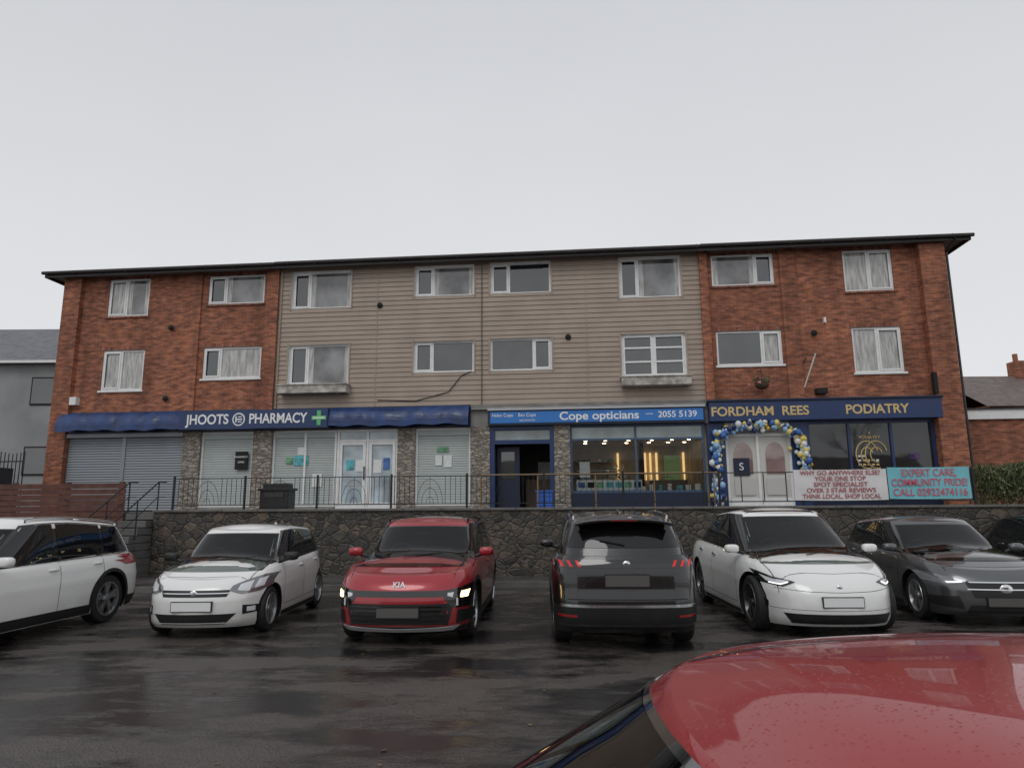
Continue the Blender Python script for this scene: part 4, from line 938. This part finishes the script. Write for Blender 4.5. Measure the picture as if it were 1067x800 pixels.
# --- white electric crossover
P4=dict(L=4.75,W=1.94,H=1.64,clr=.15,R=.365,axles=(1.50,-1.39),sh=[(-2.37,1.04),(-1.5,1.05),(0,1.0),(1.0,.97),(1.6,.92),(2.05,.83),(2.37,.69)],wb=1.55,wh=.45,rb=-2.25,rt=-1.2,
 roof=[(-2.3,1.17),(-1.6,1.44),(-.8,1.60),(0,1.65),(.4,1.625),(.8,1.535),(1.3,1.29)],dlo=(1.08,.28,-.35,-1.25,-1.75,-1.35),wtop=.69,wbase=.88,hoodcrown=.09,nf=4.6,bowf=.2,taper=.2,gbf=.18,spokes=5,darkwheel=True,tw=.235,
 fx=[(0,-.08),(.12,-.02),(.3,0),(.5,-.01),(.7,-.03),(.85,-.08),(.94,-.14),(1,-.24)],doorf=.98,mirx=1.05,mirmat=wp,handmat=CHR,fin=0)
def d4(patch,det,cast,line,zsh,P):
    patch('F',[(.52,.70),(.66,.64),(.86,.68)],[(.56,.715),(.74,.755),(.89,.83)],GLB,.006,24,8)
    patch('F',[(.58,.70),(.68,.665),(.80,.70)],[(.60,.712),(.74,.725),(.84,.77)],HLW,.010,16,5)
    patch('F',[(.60,.69),(.68,.66),(.78,.675)],[(.60,.70),(.68,.672),(.78,.69)],DRL,.014,12,2)
    patch('F',[(-.60,.20),(.60,.20)],[(-.68,.32),(.68,.32)],TRIM,.005,40,5,mirror=False)
    patch('F',[(.80,.38),(.92,.44)],[(.80,.45),(.93,.56)],TRIM,.005,8,5)
    line('F',[(-.75,.62),(-.4,.59),(0,.58),(.4,.59),(.75,.62)],.006,1,40)
    line('F',[(-.8,.37),(0,.36),(.8,.37)],.005,1,40)
    patch('T',[(.30,-.54),(.30,.54)],[(-1.35,-.50),(-1.35,.50)],GLB,.004,30,24,mirror=False)
    badge(det,cast,.645,CHR,.035)
    plate(det,cast,.47,PW,w=.50)
car('electric_crossover_car',(4.27,11.4),facing(-.03,-1),P4,wp,d4)
# --- grey hatch
P5=dict(L=4.42,W=1.80,H=1.47,clr=.14,R=.335,axles=(1.36,-1.37),sh=[(-2.2,.97),(-1.4,.98),(0,.93),(.9,.91),(1.5,.87),(1.95,.80),(2.2,.71)],wb=1.22,wh=.30,rb=-2.1,rt=-1.7,
 roof=[(-2.1,1.32),(-1.7,1.41),(-.6,1.48),(0,1.48),(.4,1.44),(1,1.23)],dlo=(.80,.08,-.35,-1.25,-1.65,-1.45),wtop=.70,wbase=.88,hoodcrown=.09,tw=.22,handmat=CHR)
gp=paint('grey_paint',(.12,.125,.13),.7,.3,.3)
def d5(patch,det,cast,line,zsh,P):
    patch('F',[(.48,.60),(.66,.57),(.86,.60)],[(.48,.63),(.70,.68),(.88,.74)],HL,.006,20,6)
    patch('F',[(.52,.605),(.68,.59)],[(.52,.62),(.70,.61)],DRL,.012,12,2)
    patch('F',[(-.40,.40),(.40,.40)],[(-.50,.62),(.50,.62)],TRIM,.006,30,6,mirror=False)
    patch('F',[(-.48,.505),(.48,.505)],[(-.48,.52),(.48,.52)],CHR,.014,30,1,mirror=False)
    patch('F',[(-.44,.60),(.44,.60)],[(-.46,.615),(.46,.615)],CHR,.010,30,1,mirror=False)
    patch('F',[(.52,.24),(.82,.28)],[(.58,.42),(.84,.40)],TRIM,.006,12,6)
    patch('F',[(-.50,.20),(.50,.20)],[(-.46,.30),(.46,.30)],TRIM,.006,30,4,mirror=False)
    plate(det,cast,.35,PDK); badge(det,cast,.515,CHR,.075)
car('grey_hatchback_car',(7.12,12.0),facing(-.13,-1),P5,gp,d5)
# --- white suv left
P6=dict(L=4.60,W=1.87,H=1.62,clr=.19,R=.355,axles=(1.40,-1.33),sh=[(-2.3,.99),(-1.4,1.02),(0,.98),(1,.96),(1.6,.92),(2.3,.82)],wb=1.22,wh=.45,rb=-2.2,rt=-1.88,
 roof=[(-2.2,1.44),(-1.9,1.50),(-.6,1.60),(0,1.60),(.5,1.55),(1,1.4)],dlo=(.88,.25,-.25,-1.2,-1.88,-1.66),clad=.05,rails=(-1.7,.15),wtop=.72,wbase=.89,sideglass=CT,tw=.23)
def d6(patch,det,cast,line,zsh,P):
    patch('B',[(.55,.86),(.92,.84)],[(.55,.98),(.91,1.00)],RED,.008,20,6)
    patch('S',[(-2.28,.87),(-2.14,.88)],[(-2.22,.98),(-2.10,.95)],RED,.009,12,5)
    patch('S',[(-1.85,zsh(-1.8)+.005),(.86,zsh(.8)+.0)],[(-1.85,zsh(-1.8)+.02),(.86,zsh(.8)+.015)],CHR,.012,50,1)
    patch('B',[(-.8,.21),(.8,.21)],[(-.82,.42),(.82,.42)],TRIM,.006,40,5,mirror=False)
    patch('S',[(-2.25,.21),(-1.33-.41,.21)],[(-2.25,.36),(-1.33-.41,.36)],TRIM,.006,20,4)
    patch('F',[(-.5,.5),(.5,.5)],[(-.5,.75),(.5,.75)],TRIM,.006,30,4,mirror=False); patch('F',[(.55,.66),(.88,.68)],[(.55,.76),(.88,.8)],HL,.006,14,5)
car('white_suv_car',(-7.22,9.62),facing(-.09,-1),P6,wp,d6)
P7=dict(P5)
car('black_hatchback_car',(10.9,13.4),facing(-.1,-1),P7,bp_,d5)
# --- red car close by
P8=dict(P5); P8.update(N=280,L=4.3,W=1.78,wh=.42,wb=1.66,sh=[(-2.15,.92),(-1.4,.93),(0,.90),(.9,.88),(1.5,.86),(2.15,.7)],roof=[(-2.1,1.30),(-1.7,1.38),(-.9,1.455),(-.3,1.475),(.2,1.462),(.45,1.44),(1,1.29)],gbf=.16,gnf=8,wtop=.72,mirx=1.2,fin=0,wstop=.02,rcrown=.045)
rp2=paint('red_paint_bright',(.33,.006,.010),.25,.3,.35,coat=.7,coatior=1.33,ds=130,spec=.25)
def d8(patch,det,cast,line,zsh,P):
    patch('T',[(.28,.50),(-1.5,.47)],[(.28,.512),(-1.5,.482)],SLN,.002,40,1,skirt=False)
    patch('F',[(.5,.6),(.84,.62)],[(.5,.68),(.86,.73)],HL,.006,14,5)
b8=rad(187)
hx,hy=math.cos(b8),math.sin(b8)
HC=Vector((.24,.91))
car('red_car',(HC.x-hx*.42,HC.y-hy*.42),b8,P8,rp2,d8)

# ------------------------------------------------------------------ world / light / camera
w=bpy.data.worlds.new('World'); scene.world=w; w.use_nodes=True; nt=w.node_tree; bg=nt.nodes['Background']
sky=N(nt,'ShaderNodeTexSky',sky_type='NISHITA'); sky.sun_disc=False; sky.sun_elevation=rad(48); sky.sun_rotation=rad(200)
hs_=N(nt,'ShaderNodeHueSaturation'); hs_.inputs['Saturation'].default_value=.12; nt.links.new(sky.outputs[0],hs_.inputs['Color'])
tc=N(nt,'ShaderNodeTexCoord'); sp=N(nt,'ShaderNodeSeparateXYZ'); nt.links.new(tc.outputs['Generated'],sp.inputs[0])
cr=N(nt,'ShaderNodeValToRGB'); cr.color_ramp.elements[0].position=0; cr.color_ramp.elements[0].color=(.82,.83,.85,1); cr.color_ramp.elements[1].position=.75; cr.color_ramp.elements[1].color=(.60,.615,.65,1)
nt.links.new(sp.outputs[2],cr.inputs[0])
nz=N(nt,'ShaderNodeTexNoise'); nz.inputs['Scale'].default_value=1.6; nz.inputs['Detail'].default_value=5; nt.links.new(tc.outputs['Generated'],nz.inputs['Vector'])
r=N(nt,'ShaderNodeMapRange'); r.inputs[1].default_value=.3; r.inputs[2].default_value=.7; r.inputs[3].default_value=9.6; r.inputs[4].default_value=10.4; nt.links.new(nz.outputs['Fac'],r.inputs[0])
sc=N(nt,'ShaderNodeVectorMath',operation='SCALE'); nt.links.new(cr.outputs[0],sc.inputs[0]); nt.links.new(r.outputs[0],sc.inputs['Scale'])
mx=N(nt,'ShaderNodeMix',data_type='RGBA'); mx.inputs[0].default_value=.94; nt.links.new(hs_.outputs[0],mx.inputs[6]); nt.links.new(sc.outputs[0],mx.inputs[7]); nt.links.new(mx.outputs[2],bg.inputs[0]); bg.inputs[1].default_value=.1
sl=bpy.data.lights.new('sun','SUN'); sl.energy=.6; sl.angle=rad(25); sl.color=(1,.99,.97); so=bpy.data.objects.new('sun',sl); COL.objects.link(so)
so.rotation_euler=(rad(42),0,rad(-20))
scene.view_settings.view_transform='Standard'; scene.view_settings.look='None'; scene.view_settings.exposure=0
cd=bpy.data.cameras.new('camera'); cam=bpy.data.objects.new('camera',cd); COL.objects.link(cam); scene.camera=cam
cd.sensor_fit='HORIZONTAL'; cd.sensor_width=36; cd.lens=36*711/1067; cd.clip_end=2000; cd.clip_start=.02
cam.matrix_world=Matrix.Translation((0,0,1.72))@Matrix.Rotation(rad(90+10.05),4,'X')@Matrix.Rotation(rad(-.4),4,'Z')
